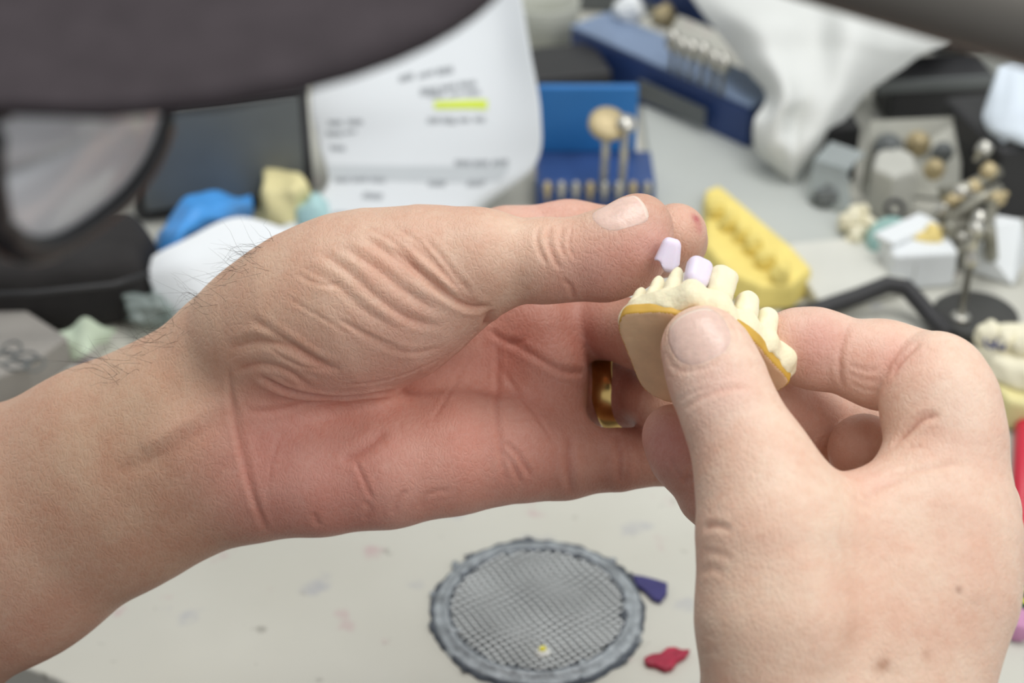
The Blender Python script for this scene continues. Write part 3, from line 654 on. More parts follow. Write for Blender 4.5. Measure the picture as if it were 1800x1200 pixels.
for ax in (0, 1):
    for k in range(-12, 13):
        o_ = k*2.5; w = math.sqrt(max(R0**2-o_**2, 0))
        if w < 4: continue
        n = max(int(w/2.0), 5); s = cv.splines.new('POLY'); s.points.add(n)
        for i in range(n+1):
            t = -w+2*w*i/n; x, y = (t, o_) if ax == 0 else (o_, t); a = .6
            X = x*math.cos(a)-y*math.sin(a); Y = x*math.sin(a)+y*math.cos(a)
            z = .75+1.5*((X*X+Y*Y)/R0**2)+(.12 if ax else -.1)+.25*math.sin(x*.22)*math.cos(y*.19)
            X += .5*math.sin(y*.3+x*.1); Y += .5*math.sin(x*.25)
            s.points[i].co = (X/1000, Y/1000, z/1000, 1)
cv.materials.append(M_wire); wo = bpy.data.objects.new('wire_mesh', cv); COL.objects.link(wo); wo.parent = ST; wo['kind'] = 'stuff'
def blob(name, c, r, m, parent=None, amp=.25, sc=None, h=None, seed=0.0, flat_=None):
    r = np.array(r, float); c = np.array(c, float)
    def f(Q):
        p = Q-c; d = ell(p, (0, 0, 0), r); s = sc or 2.2/r.max()
        d = d+bump_noise(p+seed, s, amp*r.min())+bump_noise(p[:, [2, 0, 1]]+seed*2, s*2.3, amp*.4*r.min())
        return np.maximum(d, -(Q[:, 2]-(c[2]-r[2]*.9))) if flat_ is None else np.maximum(d, flat_-Q[:, 2])
    return wmesh(name, f, c-r*1.5, c+r*1.5, h or max(.35, r.max()/16), m, parent)
M_navyw = mat('navy_wax', (52, 48, 104), .45, noise=.15, nscale=200, bump=.3, bscale=500); M_redw = mat('red_wax', (160, 26, 58), .4, noise=.25, nscale=200, bump=.5, bscale=500)
tag(flat('wax_chip', pxpoly([(1111, 1016), (1130, 1019), (1150, 1024), (1173, 1031), (1172, 1048), (1160, 1063), (1146, 1058), (1134, 1045), (1118, 1034)]), .05, 2.2, M_navyw, None, .5), 'flat navy blue wax chip beside the strainer rim', 'wax chip')
tag(flat('wax_chip', pxpoly([(1131, 1163), (1146, 1156), (1160, 1155), (1172, 1145), (1186, 1144), (1198, 1149), (1213, 1148), (1204, 1160), (1190, 1168), (1182, 1180), (1168, 1184), (1152, 1176), (1136, 1174)]), .05, 2.4, M_redw, None, .6), 'crimson red wax chip in front of the strainer', 'wax chip')
M_yel = mat('yellow_wax', (236, 226, 60), .5); M_white = mat('white_plaster', (226, 226, 220), .7, noise=.05, bump=.2, bscale=400)
tag(blob('plaster_crumb', bench(955, 1149, 1.8), (2.6, 2.2, 1.5), M_white), 'small whitish plaster crumb lying on the strainer mesh', 'crumb')
tag(blob('wax_crumb', bench(954, 1140, 3.6), (1.3, 1.1, .8), M_yel), 'tiny yellow wax crumb on the strainer mesh', 'crumb')
for k in range(22):
    a = 6.283*k/22+RNG.rand()*.28; rr = 36.4+1.5*RNG.rand() if k % 3 else 30.5+RNG.rand(); c = sc_+A_(rr*math.cos(a), rr*math.sin(a), 1.0 if k % 3 else 2.6)
    blob('rim_crust', c, (1.0+1.6*RNG.rand(), 1.0+1.6*RNG.rand(), .8+.5*RNG.rand()), M_dark if k % 2 else M_zinc, ST, .3, seed=k*1.7, h=.45)
# ------------------------------------------------------------------ pencil at the right edge
M_red = mat('pencil_red', (200, 40, 62), .35, noise=.02); M_green = mat('pencil_green', (34, 70, 50), .35, metal=.2, noise=.02); M_yb = mat('pencil_yellow', (222, 220, 60), .35, noise=.02); M_er = mat('pencil_eraser', (196, 140, 176), .8, noise=.05)
q0 = bench(1788, 1114, 4.2); q1 = bench(1800, 790, 4.2); dr = nrm(q1-q0)
PN = empty('pencil', q0*A_(1, 1, 0), 'red pencil with green and yellow banded ferrule and pink eraser', 'pencil')
def pr(n_, a, b, r, m): return lathe(n_, q0+dr*a, [(0, 0), (r*.9, 0), (r, .5), (r, b-a-.5), (r*.96, b-a), (0, b-a)], m, PN, 24, dr)
pr('eraser', 0, 9.5, 3.9, M_er); pr('ferrule', 9.5, 23, 4.1, M_green)
for a in (12.2, 18.0): pr('ferrule_band', a, a+2.0, 4.3, M_yb)
lathe('body', q0+dr*23, [(0, 0), (4.0, 0), (4.0, 120), (.8, 138), (0, 138)], M_red, PN, 6, dr)
# ------------------------------------------------------------------ stone casts on the bench
def ring_of(world_pts, z0, z1, slope=.0, r=1.0):
    Pg = [p[:2] for p in world_pts]; return lambda Q: ext(Q, Pg, z0, z1, r, slope)
M_ycast = mat('yellow_stone', (236, 216, 126), .6, noise=.06, nscale=120, bump=.3, bscale=500); M_crcast = mat('cream_stone', (232, 226, 200), .6, noise=.05, nscale=120, bump=.2, bscale=500)
M_pybase = mat('pale_yellow_stone', (226, 216, 158), .6, noise=.06, nscale=80, bump=.2, bscale=500); M_ink = mat('ink', (60, 66, 110), .7, noise=.1); M_inkd = mat('pencil_mark', (92, 84, 50), .7, noise=.1)
yp = pxpoly([(1232, 372), (1262, 360), (1300, 392), (1345, 432), (1392, 472), (1428, 512), (1392, 545), (1330, 548), (1270, 520), (1230, 470)], 0)
YC = empty('stone_cast', np.mean(yp, 0), 'mustard yellow dental cast with a row of molars behind the held cast', 'dental model', None)
wmesh('base', ring_of(yp, 0.05, 13, .12, 1.5), np.min(yp, 0)-3, np.max(yp, 0)+A_(3, 3, 16), 1.1, M_ycast, YC)
for k, (x, y, r) in enumerate([(1259, 372, 4.3), (1283, 395, 4.2), (1304, 415, 4.0), (1324, 436, 4.6), (1346, 460, 4.9), (1372, 484, 4.6)]):
    c = bench(x, y, 15); blob('tooth', c+A_(0, 0, .5), (r, r*.95, 6.5), M_ycast, YC, .12, seed=k)
c = bench(1276, 400, 13.4); tube('pencil_mark', [c+A_(-3, 2, .2), c+A_(0, 4, .3), c+A_(3, 1, .3), c+A_(0, -2, .2), c+A_(-3, 2, .2)], .55, M_inkd, YC)
rp_ = pxpoly([(1706, 668), (1790, 705), (1900, 720), (1930, 640), (1830, 588), (1726, 600)], 12)
RC_ = empty('stone_cast', bench(1790, 690, 0), 'cream tooth cast with blue ink marking on a pale yellow base at the right edge', 'dental model')
bb = pxpoly([(1712, 690), (1762, 755), (1920, 790), (1960, 690), (1840, 610), (1730, 622)], 0)
wmesh('base', ring_of(bb, .05, 15, -.02, 1.2), np.min(bb, 0)-3, np.max(bb, 0)+A_(3, 3, 19), 1.2, M_pybase, RC_)
up = pxpoly([(1706, 640), (1730, 668), (1790, 690), (1900, 720), (1930, 640), (1830, 588), (1722, 596)], 15)
wmesh('gum', lambda Q: ring_of(up, 15.05, 25, .22, 2.5)(Q)+bump_noise(Q, .25, .5), np.min(up, 0)-3, np.max(up, 0)+A_(3, 3, 16), 1.1, M_crcast, RC_)
for k, (x, y, r) in enumerate([(1738, 590, 5.6), (1768, 600, 4.8), (1798, 612, 4.6), (1830, 622, 5.2)]):
    blob('tooth', bench(x, y, 27), (r, r, 6.0), M_crcast, RC_, .12, seed=k*2.)
def ink(pts, h): 
    P_ = [bench(x, y, h) for x, y in pts]; tube('ink_mark', P_, .55, M_ink, RC_)
ink([(1742, 590), (1732, 596), (1731, 606), (1740, 612), (1750, 607), (1752, 596), (1742, 590)], 28.5); ink([(1740, 600), (1750, 612)], 28.6); ink([(1757, 606), (1758, 613), (1768, 614)], 28.0); ink([(1763, 600), (1768, 603), (1766, 608), (1763, 611)], 28.0)
# cream stone chunk and pale blue piece, left
M_chunk = mat('stone_chunk', (222, 212, 160), .65, noise=.08, nscale=90, bump=.3, bscale=400); M_aqua = mat('aqua_wax', (170, 205, 206), .5, noise=.05)
ck = pxpoly([(448, 404), (470, 414), (532, 414), (558, 392), (548, 370), (505, 352), (458, 360)], 0)
o = wmesh('stone_chunk', lambda Q: ext(Q, [p[:2] for p in ck], 0.05, 23, 2, .2)+bump_noise(Q, .14, 1.3), np.min(ck, 0)-4, np.max(ck, 0)+A_(4, 4, 36), 1.3, M_chunk); tag(o, 'angular pale yellow stone chunk behind the blue glove', 'stone chunk')
tag(blob('wax_lump', bench(552, 385, 6), (8, 9, 11), M_aqua, None, .15, flat_=.05), 'pale aqua wax lump between the stone chunk and the paper', 'wax lump')
# ------------------------------------------------------------------ sheets, cloths, gloves
def sheet(name, ctrl, m, nu=40, nv=40, thick=.3, wr=0.0, wf=1.0, parent=None):     # ctrl: rows of (px, py, height mm)
    C_ = np.array([[bench(*q) for q in row] for row in ctrl]); R_, K_ = C_.shape[:2]
    def cr(Pn, t):
        n = Pn.shape[0]-1; s = min(t*n, n-1e-6); i = int(s); f = s-i
        p0 = Pn[max(i-1, 0)]; p1 = Pn[i]; p2 = Pn[i+1]; p3 = Pn[min(i+2, n)]
        return 0.5*((2*p1)+(-p0+p2)*f+(2*p0-5*p1+4*p2-p3)*f*f+(-p0+3*p1-3*p2+p3)*f**3)
    def fn(u, v):
        row = np.array([cr(C_[r], v) for r in range(R_)]); p = cr(row, u)
        if wr: p = p+A_(0, 0, 1)*wr*(math.sin(wf*(9*v+3*u))+.6*math.sin(wf*(17*v-7*u)+1)+.4*math.sin(wf*(23*u+5*v)))
        p[2] = max(p[2], .3); return p
    return grid_obj(name, fn, nu, nv, m, parent, thick), fn
M_paper = mat('paper', (214, 218, 221), .7, noise=.01, spec=.3); M_print = mat('printed_ink', (158, 162, 166), .8, noise=.1, nscale=400); M_grey = mat('printed_grey', (188, 193, 196), .8, noise=.02); M_hi = mat('highlighter', (205, 222, 70), .6, noise=.05)
pap, fp = sheet('paper_form', [[(550, 100, 64), (640, 60, 66), (760, 0, 72), (850, -50, 82), (905, -70, 90)],
    [(547, 190, 44), (660, 170, 46), (780, 140, 50), (875, 100, 58), (932, 90, 66)],
    [(560, 255, 28), (670, 245, 30), (780, 230, 34), (880, 215, 40), (950, 200, 48)],
    [(575, 325, 15), (680, 322, 16), (780, 315, 18), (870, 305, 22), (940, 290, 28)],
    [(500, 395, 6), (640, 400, 5), (740, 395, 5), (800, 385, 6), (850, 364, 7)],
    [(400, 470, 4), (560, 480, 4), (680, 470, 4), (760, 450, 4), (800, 420, 5)]], M_paper)
tag(pap, 'white printed form with a yellow highlighted line, curled up behind the hands', 'paper')
FPg = [[toC([fp(i/120, j/120)])[0] for j in range(121)] for i in range(121)]; FPg = np.array(FPg); FPx = 900+FPg[..., 0]/FPg[..., 2]*F; FPy = 600-FPg[..., 1]/FPg[..., 2]*F
def inv(px, py):
    e = (FPx-px)**2+(FPy-py)**2; i, j = np.unravel_index(np.argmin(e), e.shape); return i/120, j/120
def strip(name, p0, p1, wpx, m, lift=.4):
    (u0, v0), (u1, v1) = inv(*p0), inv(*p1); (u2, v2) = inv(p0[0], p0[1]+wpx); du = max(abs(u2-u0), .012)
    def fn(a, b):
        u = u0+(u1-u0)*b+du*a; v = v0+(v1-v0)*b; p = fp(min(max(u, 0), 1), min(max(v, 0), 1)); c = nrm(CAMW-p); n = nrm(A_(0, -.45, 1)); return p+n*lift
    return grid_obj(name, fn, 2, 10, m, pap)
strip('print_band', (572, 290), (895, 290), 24, M_grey, .4)['label'] = 'grey printed table band'
for i, (a, b, w) in enumerate([((575, 213), (640, 211), 9), ((575, 232), (630, 230), 7), ((578, 258), (612, 257), 7), ((740, 158), (840, 140), 9), ((755, 166), (850, 158), 7), ((752, 208), (858, 207), 9), ((800, 283), (898, 280), 10), ((590, 312), (682, 312), 9), ((755, 318), (792, 318), 9), ((825, 318), (862, 318), 8), ((640, 340), (680, 341), 7), ((588, 372), (650, 374), 8), ((700, 135), (800, 118), 9)]):
    n = max(1, int((b[0]-a[0])/26)); 
    for k in range(n):
        t0 = k/n; t1 = (k+.85)/n; strip('printed_word', (a[0]+(b[0]-a[0])*t0, a[1]+(b[1]-a[1])*t0), (a[0]+(b[0]-a[0])*t1, a[1]+(b[1]-a[1])*t1), w, M_print, .5)
strip('highlight', (762, 178), (858, 177), 13, M_hi, .6)['label'] = 'yellow highlighter stroke'
M_tissue = mat('white_tissue', (226, 230, 233), .85, noise=.01, bump=.2, bscale=500)
t_, _ = sheet('paper_towel', [[(268, 452, 30), (330, 420, 34), (420, 380, 34), (500, 402, 26), (560, 430, 16)], [(262, 490, 22), (340, 470, 28), (430, 440, 28), (510, 460, 20), (570, 480, 10)], [(290, 548, 9), (360, 540, 14), (440, 520, 14), (510, 520, 9), (570, 530, 4)], [(312, 566, 1), (370, 580, 2), (440, 570, 2), (500, 560, 1), (560, 560, 1)]], M_tissue, wr=.5)
tag(t_, 'white folded paper towel in front of the blue glove', 'paper towel')
M_glove = mat('blue_nitrile', (70, 150, 222), .45, noise=.1, nscale=60, bump=.4, bscale=160)
gl, _ = sheet('nitrile_glove', [[(276, 470, 3), (284, 420, 6), (320, 372, 8), (380, 352, 8), (438, 352, 6)], [(272, 450, 14), (290, 392, 26), (330, 352, 32), (390, 340, 32), (442, 350, 22)], [(290, 470, 22), (312, 420, 34), (345, 392, 36), (395, 372, 34), (444, 372, 16)], [(300, 490, 6), (330, 450, 14), (360, 430, 16), (400, 400, 14), (440, 395, 3)]], M_glove, wr=1.5, wf=1.3, thick=.8)
tag(gl, 'crumpled bright blue nitrile glove behind the paper towel', 'glove')
M_mint = mat('mint_paper', (222, 238, 214), .7, noise=.03)
g_, _ = sheet('paper_scrap', [[(66, 592, 6), (120, 580, 10), (150, 556, 20), (182, 575, 12), (206, 578, 5)], [(90, 606, 5), (125, 600, 9), (150, 592, 12), (180, 592, 8), (196, 590, 4)], [(128, 634, 1), (140, 628, 4), (155, 620, 6), (168, 608, 4), (190, 600, 1)]], M_mint, 20, 20, wr=.3)
tag(g_, 'pale mint green paper scrap left of the wrist', 'paper scrap')
M_clear = mat('clear_film', (190, 205, 200), .2, noise=.05, trans=.6)
tag(blob('plastic_wrap', bench(268, 540, 9), (12, 13, 8), M_clear, None, .35, flat_=.05), 'crumpled clear plastic wrap beside the paper towel', 'plastic wrap')
# cloth top right
M_cloth = mat('white_cloth', (214, 216, 213), .9, noise=.03, nscale=40, bump=.3, bscale=350)
cl, _ = sheet('cleaning_cloth', [[(1170, -60, 58), (1300, -70, 66), (1420, -60, 66), (1540, -20, 62), (1690, 30, 44)], [(1240, 30, 54), (1330, 20, 70), (1430, 30, 64), (1520, 50, 66), (1665, 72, 40)],
    [(1300, 108, 46), (1360, 90, 60), (1430, 100, 52), (1500, 100, 58), (1602, 108, 40)], [(1346, 172, 36), (1380, 160, 50), (1420, 165, 44), (1470, 165, 46), (1520, 168, 36)],
    [(1326, 218, 30), (1366, 210, 38), (1400, 215, 32), (1440, 215, 36), (1478, 220, 28)], [(1330, 262, 18), (1360, 262, 24), (1392, 270, 22), (1418, 268, 22), (1446, 262, 16)], [(1376, 306, 5), (1384, 312, 6), (1391, 322, 5), (1402, 310, 6), (1412, 300, 5)]], M_cloth, 70, 60, .8, wr=1.6, wf=1.25)
tag(cl, 'white cleaning cloth draped over the navy bur block', 'cloth')
# ------------------------------------------------------------------ boxes and blocks
M_navy = mat('navy_plastic', (44, 66, 116), .45, noise=.1, nscale=50, bump=.1, bscale=300); M_navyt = mat('navy_pale', (122, 140, 168), .5, noise=.12, nscale=60); M_black = mat('black_plastic', (44, 44, 46), .5, noise=.15, nscale=30); M_dgrey = mat('dark_grey_plastic', (100, 104, 104), .45, noise=.1, nscale=30)
M_steel = mat('steel', (196, 194, 186), .3, metal=.85, noise=.1); M_lgrey = mat('light_grey_plastic', (184, 188, 184), .5, noise=.04, nscale=20); M_wht = mat('white_plastic', (226, 230, 232), .45, noise=.02)
M_brass = mat('brass', (190, 174, 136), .5, metal=.45, noise=.1); M_clearb = mat('clear_acrylic', (200, 208, 208), .12, noise=.03, trans=.55); M_blue = mat('bright_blue_plastic', (46, 118, 186), .4, noise=.06, nscale=30); M_dblue = mat('dark_blue_plastic', (52, 78, 130), .4, noise=.15, nscale=60)
NB = place('bur_block', 1160, 230, 'long navy blue bur block with paler top and steel burs', 'bur block')
boxn('body', (1000, 128), (1312, 275), 30, 0.05, 27, M_navy, NB, 2); boxn('top_plate', (1000, 128), (1312, 275), 30, 27, 29, M_navyt, NB, .8)  # top plate is a paler grey-blue than the body
boxn('side_label', (1120, 196), (1235, 250), 1, 8, 19, M_dgrey, NB, .2)
boxn('rear_lid', (1085, 100), (1290, 190), 3, 29, 46, M_navy, NB, .8, 0).location.y += .028
for k, (x, y) in enumerate([(1196, 132), (1213, 140), (1232, 148), (1252, 156), (1268, 165), (1180, 124)]):
    c = bench(x, y, 29); lathe('bur', c, [(0, 0), (1.3, 0), (1.3, 12), (3.6, 13), (4.0, 17+k % 3), (3, 20+k % 3), (0, 21+k % 3)], M_steel, NB, 14)
BC = place('bur_case', 1045, 340, 'open bright blue case with dark blue tray behind the thumb', 'case')
boxn('tray', (942, 372), (1150, 372), 34, .05, 16, M_dblue, BC, 1.5); boxn('lid', (944, 338), (1118, 338), 4, 16, 52, M_blue, BC, 1.2).location.y += .012
for k in range(8): c = bench(962+k*25, 350, 16); lathe('tray_bur', c, [(0, 0), (1.2, 0), (1.2, 4), (2.2, 5), (1.4, 9), (0, 10)], M_steel if k % 3 else M_brass, BC, 12)
for x, y0, r, col, lab, h in ((1060, 300, 9.0, M_brass, 'mandrel with a wide brass coloured polishing disc in the blue case', 40), (1092, 306, 4.5, M_steel, 'thin steel mandrel with a narrow head standing in the blue case', 42)):
    c = bench(x, y0+32, 16.2); e = empty('mandrel', c, lab, 'mandrel'); ax = A_(0.02, -.05, 1)
    lathe('shank', c, [(0, 0), (1.8, 0), (1.8, h-7), (0, h-6)], M_steel, e, 14, ax); lathe('head', c+nrm(ax)*(h-6), [(0, 0), (r*.75, 0), (r, 1.5), (r, 3.8), (r*.8, 5), (0, 5.2)], col, e, 24, A_(0.1, -.55, 1))
# grey plate under the blocks
pl = flat('plastic_plate', pxpoly([(1126, 196), (1310, 262), (1450, 300), (1540, 432), (1470, 446), (1330, 440), (1260, 470), (1186, 400), (1150, 372)]), .05, 5, M_lgrey, None, 1.5); tag(pl, 'light grey flat plastic plate lying in front of the navy bur block', 'plate')
s1 = flat('ceramic_tile', pxpoly([(1380, 452), (1560, 436), (1590, 520), (1440, 560), (1400, 500)]), .05, 8, mat('tile', (208, 208, 200), .4, noise=.05, nscale=40), None, 1.5); tag(s1, 'off-white ceramic tile behind the black strap', 'tile')
# grey round pot and black box behind
pc = bench(955, 85, 0); pot = lathe('plaster_pot', pc, [(0, .1), (13, .1), (17, 3), (20, 16), (21, 30), (19.5, 31), (18, 16), (14, 6), (0, 5)], mat('pot', (176, 178, 168), .6, noise=.05), None, 40); tag(pot, 'pale grey rounded pot behind the paper form', 'pot')
bk = boxn('accessory_box', (930, 205), (1075, 190), 40, .05, 22, M_black, None, 2); tag(bk, 'low black box between the paper form and navy block', 'box')
bk = boxn('storage_box', (1000, 20), (1230, 30), 60, .05, 30, M_dgrey, None, 2); tag(bk, 'dark grey storage box at the back top edge of the photo', 'box')
for k, (x, y, r, m_, lb) in enumerate([(1168, 22, 7, M_brass, 'small tan brass coloured knob behind the navy bur block'), (1106, 12, 9, M_wht, 'small white plastic knob at the top edge behind the bur block'), (935, 12, 8, M_chunk, 'small pale yellow stone bit beside the grey pot')]):
    tag(blob('knob' if k < 2 else 'stone_bit', bench(x, y+8, 32+(k == 2)*-20), (r, r, r), m_, None, .12, seed=k), lb, 'knob' if k < 2 else 'stone')
# left black equipment
E1 = place('equipment_case', 420, 330, 'dark grey equipment case with a lighter front under the cap', 'case')
boxn('body', (240, 396), (556, 357), 45, .05, 66, M_black, E1, 5); fr = boxn('front_panel', (262, 393), (540, 358), 2, 8, 60, M_dgrey, E1, 3); fr.location.y -= .0025
E2 = place('tool_pouch', 120, 590, 'low black padded pouch at the left edge behind the forearm', 'pouch')
pp = pxpoly([(-200, 610), (20, 600), (150, 590), (270, 570), (300, 520), (260, 470), (-200, 470)], 0)
wmesh('body', lambda Q: ext(Q, [p[:2] for p in pp], .05, 34, 8, .08)+bump_noise(Q, .06, 1.6), np.min(pp, 0)-5, np.max(pp, 0)+A_(5, 5, 42), 3, mat('black_fabric', (38, 36, 36), .85, noise=.2, nscale=60), E2)
tube('seam', [bench(x, y, 35) for x, y in ((-100, 520), (60, 515), (200, 500), (262, 480))], 1.2, M_black, E2)
gb = flat('carton', pxpoly([(-120, 600), (10, 562), (128, 640), (60, 690), (-120, 760)], 0), .05, 14, mat('grey_card', (150, 146, 140), .7, noise=.08), None, 1); tag(gb, 'grey printed carton at the left edge below the mint scrap', 'carton')
for k, (x, y) in enumerate([(20, 612), (45, 628), (62, 640), (30, 640), (8, 628)]):
    c = bench(x, y, 14.4); o = tube('print_mark', [c+A_((4+k % 2)*math.cos(a), (5-k % 2)*math.sin(a), 0) for a in np.linspace(0, 6.28, 14)[:-1]], .5, M_dgrey, gb, True)
# ------------------------------------------------------------------ right side clutter
sh1 = place('tool_rack', 1620, 150, 'black stepped tool rack behind the white cloth', 'rack')
boxn('lower_tier', (1560, 220), (1740, 210), 30, .05, 26, M_black, sh1, 2); boxn('upper_tier', (1590, 202), (1740, 195), 50, 26, 48, M_black, sh1, 2).location.y += .022; boxn('edge_strip', (1532, 222), (1735, 211), 2, 20, 26.6, M_dgrey, sh1, .5).location.y -= .002
for k in range(4): c = bench(1572+k*42, 120, 48); boxn('divider', (1600+k*38, 190), (1606+k*38, 190), 26, 48, 58, M_dgrey, sh1, .5).location.y += .03
ct = place('instrument_tray', 1600, 320, 'grey metal instrument tray tilted against the black rack', 'tray')
def tiltq(name, L, m, thick, parent=None):
    V = [bench(*q) for q in L]; o = mesh_obj(name, V, [tuple(range(len(V)))], m, parent, False); mod_solid(o, thick); return o
tiltq('tray_panel', [(1512, 335, 2), (1686, 350, 2), (1692, 205, 34), (1530, 212, 34)], mat('tray_metal', (178, 178, 168), .4, metal=.3, noise=.1, nscale=30), 2, ct)
for k, (x, y, r) in enumerate([(1560, 262, 7), (1612, 255, 6), (1655, 270, 5), (1640, 300, 5)]):
    lathe('dial', bench(x, y, 22), [(0, 0), (r, 0), (r, 4), (r*.5, 5), (r*.45, 9), (0, 9)], M_dgrey if k % 2 == 0 else M_brass, ct, 20, A_(0, -.7, .7))
cbx = place('clear_box', 1455, 360, 'small clear plastic box right of the cloth tip', 'box')
tiltq('wall_panel', [(1418, 370, 1), (1500, 400, 1), (1490, 300, 24), (1430, 282, 24)], M_clearb, 1.2, cbx); tiltq('lid_panel', [(1430, 282, 24), (1490, 300, 24), (1520, 270, 26), (1460, 250, 26)], M_clearb, 1.2, cbx); blob('insert', bench(1455, 350, 8), (7, 6, 7), M_dgrey, cbx, .2)
bg = place('holder_block', 1555, 350, 'light grey plastic holder block with a dark round hole', 'holder')
wmesh('body', lambda Q: np.maximum(ext(Q, [p[:2] for p in pxpoly([(1518, 375), (1560, 395), (1605, 380), (1600, 350), (1560, 330), (1525, 345)])], .05, 26, 2.5, .05), -(seg(Q, bench(1572, 372, 12), bench(1572, 350, 30), 5, 5))), bench(1510, 400, 0)-3, bench(1610, 325, 0)+A_(5, 5, 30), 1.0, mat('hb', (186, 186, 178), .5, noise=.05), bg)
lathe('socket', bench(1572, 368, 14), [(3.2, 0), (5, 0), (5, 2), (3.2, 2)], M_black, bg, 20, A_(0, -.6, .8))
tr = place('polishing_wheel', 1567, 412, 'pale teal polishing wheel with a white centre', 'wheel'); c = bench(1567, 425, 10)
lathe('wheel', c, [(0, -3), (10.0, -3), (11.6, -1.8), (11.6, 1.8), (10, 3), (4, 3), (3.6, 2.2), (0, 2.2)], mat('teal', (148, 184, 178), .6, noise=.08, nscale=100), tr, 40, A_(0, -.75, .65)); lathe('hub', c+nrm(A_(0, -.75, .65))*2.3, [(0, 0), (2.8, 0), (2.4, 1.6), (0, 2)], M_wht, tr, 20, A_(0, -.75, .65))
wbx = place('white_box', 1625, 480, 'white plastic box with open top in front of the teal wheel', 'box')
boxn('body', (1562, 512), (1676, 505), 22, .05, 19, M_wht, wbx, 2); o = boxn('lid', (1560, 500), (1640, 462), 12, 19.1, 22, M_wht, wbx, 1); o = boxn('recess', (1600, 508), (1645, 505), 1, 4, 14, M_lgrey, wbx, .3); o.location.y -= .0008
tag(blob('stone_bit', bench(1632, 432, 14), (8, 6, 9), mat('yb', (226, 204, 130), .6), None, .2, flat_=.05), 'yellow stone bit behind the white plastic box', 'stone')
for k, (x, y, r) in enumerate([(1495, 392, 5.5), (1512, 378, 5), (1505, 415, 4.5), (1530, 398, 4.5)]):
    tag(blob('stone_tooth', bench(x, y, r*.9+5), (r, r, r*1.2), M_crcast, None, .2, seed=k*3., flat_=5.05), 'cream loose stone tooth left of the teal wheel, %s' % ['leftmost', 'rearmost of them', 'nearest of them', 'touching the wheel'][k], 'stone tooth', 'loose stone teeth by the teal wheel')
wc = tiltq('wax_sheet', [(1712, 478, 2), (1780, 500, 1), (1806, 450, 14), (1796, 386, 24), (1752, 378, 26), (1706, 410, 22)], M_wht, 2.0); tag(wc, 'white angular plastic sheet standing at the right edge', 'sheet')
tag(boxn('spacer_block', (1440, 322), (1502, 318), 16, .05, 30, mat('matte_black', (26, 26, 27), .7), None, 1), 'small matte black block between the cloth tip and the metal tray', 'block')
# articulator post over a round black plate
bd = place('mounting_plate', 1712, 555, 'round black mounting plate with steel centre pin', 'plate'); c = bench(1712, 568, 0)
lathe('disc', c, [(0, .1), (17, .1), (18.6, 1), (18.6, 5), (17.5, 6), (0, 6)], mat('black_disc', (62, 62, 60), .6, noise=.1), bd, 48); c2 = bench(1688, 560, 6)
lathe('pin_collar', c2, [(0, 0), (4.2, 0), (4.2, 1.5), (2.8, 2.5), (0, 2.5)], M_steel, bd, 24); lathe('pin', c2+A_(0, 0, 2.5), [(0, 0), (1.7, 0), (1.7, 24), (3.0, 25), (3.0, 29), (1.8, 30), (1.8, 40), (3.2, 41), (3.2, 45), (0, 46)], M_steel, bd, 16)
ar = place('articulator', 1700, 360, 'tarnished steel articulator frame with knurled screws above the round plate', 'articulator')
def P3(x, y, h): return bench(x, y, h)
for nm, pts, r in (('arm', [(1640, 420, 10), (1680, 380, 22), (1720, 350, 30), (1760, 330, 34)], 2.6), ('arm', [(1660, 450, 8), (1700, 440, 20), (1735, 400, 26), (1748, 350, 32)], 2.6), ('crossbar', [(1650, 340, 26), (1700, 330, 30), (1755, 300, 34)], 3.0), ('post', [(1745, 470, .5), (1742, 440, 18), (1738, 400, 34)], 3.2), ('post', [(1668, 440, .5), (1666, 420, 14), (1670, 395, 26)], 3.0)):
    tube(nm, [P3(*p) for p in pts], r, mat('tarnished', (150, 148, 136), .4, metal=.6, noise=.2, nscale=120), ar)
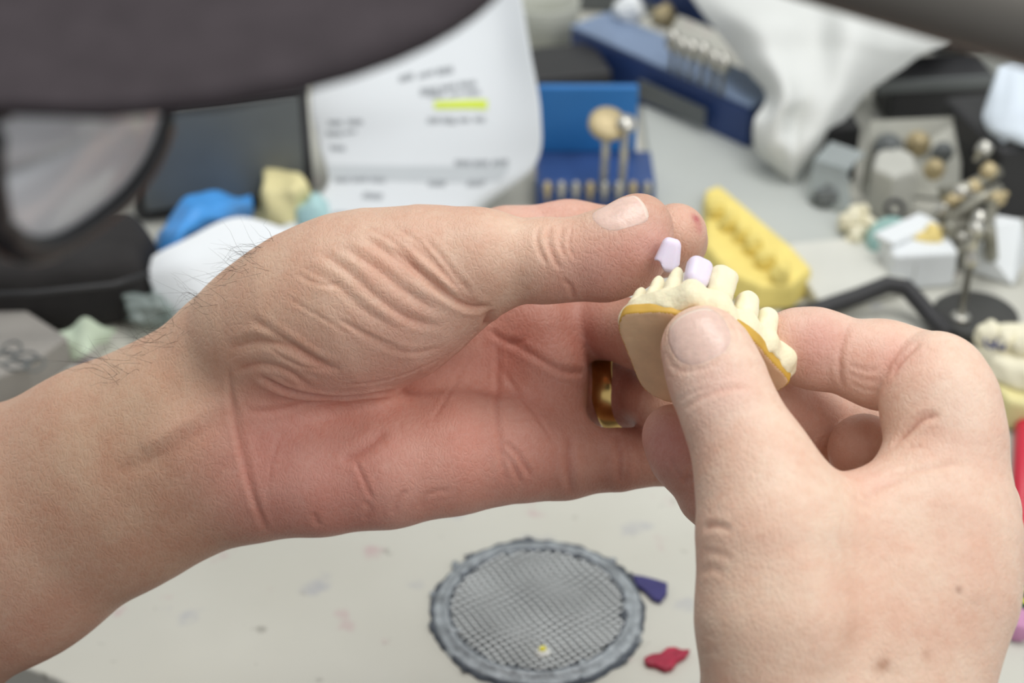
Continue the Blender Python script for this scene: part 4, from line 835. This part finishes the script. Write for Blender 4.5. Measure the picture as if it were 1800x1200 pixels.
for k, (x, y, h) in enumerate([(1655, 372, 22), (1672, 352, 24), (1690, 338, 28), (1712, 330, 30), (1730, 262, 40), (1738, 300, 36), (1722, 385, 26), (1660, 408, 16), (1690, 420, 16), (1752, 350, 32)]):
    lathe('screw', P3(x, y, h), [(0, -3), (3.2, -3), (3.6, -2), (3.6, 2), (3, 3), (1.4, 3.2), (1.4, 7), (0, 7)], M_brass if k % 2 else M_steel, ar, 14, A_(math.sin(k), -.6, .8*math.cos(k*.7)))
boxn('hinge_block', (1672, 470), (1730, 455), 20, .05, 22, mat('tb', (120, 118, 108), .45, metal=.4, noise=.2, nscale=80), ar, 2)
# black curved strap
st = [bench(x, y, h) for x, y, h in ((1380, 560, 4.5), (1450, 540, 6), (1510, 520, 10), (1560, 500, 14), (1592, 505, 14), (1615, 530, 10), (1640, 560, 6), (1668, 590, 4.5))]
sto = tube('rubber_strap', st, 4.0, M_black, None, seg_=12); tag(sto, 'thick black rubber strap bent to a peak behind the index finger', 'strap')
tag(boxn('black_tray', (1735, 395), (1850, 380), 60, .05, 40, M_black, None, 3), 'deep black tray at the right edge behind the articulator', 'tray')
tag(flat('grey_bin', pxpoly([(1700, 130), (1860, 150), (1860, 60), (1700, 60)]), .05, 30, M_lgrey, None, 2), 'light grey bin at the far right back', 'bin')
rt, _ = sheet('paper_tissue', [[(1756, 120, 60), (1790, 100, 64), (1850, 110, 64)], [(1738, 170, 52), (1780, 170, 58), (1850, 180, 56)], [(1728, 215, 44), (1760, 225, 48), (1850, 240, 46)], [(1760, 246, 42), (1780, 250, 42), (1850, 270, 42)]], mat('bluish_tissue', (214, 224, 234), .85, noise=.01), 16, 16, .6, wr=.8)
tag(rt, 'bluish white tissue on the black tray at the right edge', 'tissue')
tag(boxn('back_box', (1640, 95), (1760, 95), 60, .05, 40, M_dgrey, None, 2), 'dark grey box behind the black tool rack', 'box')
# lamp arm crossing the top right corner, in front
la0 = toW([P(1430, -75, 250)])[0]; la1 = toW([P(2000, 90, 235)])[0]; u_ = nrm(la1-la0)
LA = empty('lamp_arm', (la1+la0)/2, 'dark grey lamp arm crossing the top right corner close to the lens', 'lamp'); M_arm = mat('arm_paint', (94, 90, 84), .5, noise=.03)
tube('arm_tube', [la0-u_*30, la0, la1, la1+u_*150], 6.6, M_arm, LA, seg_=20); tube('arm_joint', [la1+u_*140, la1+u_*165], 11, M_arm, LA, seg_=20)
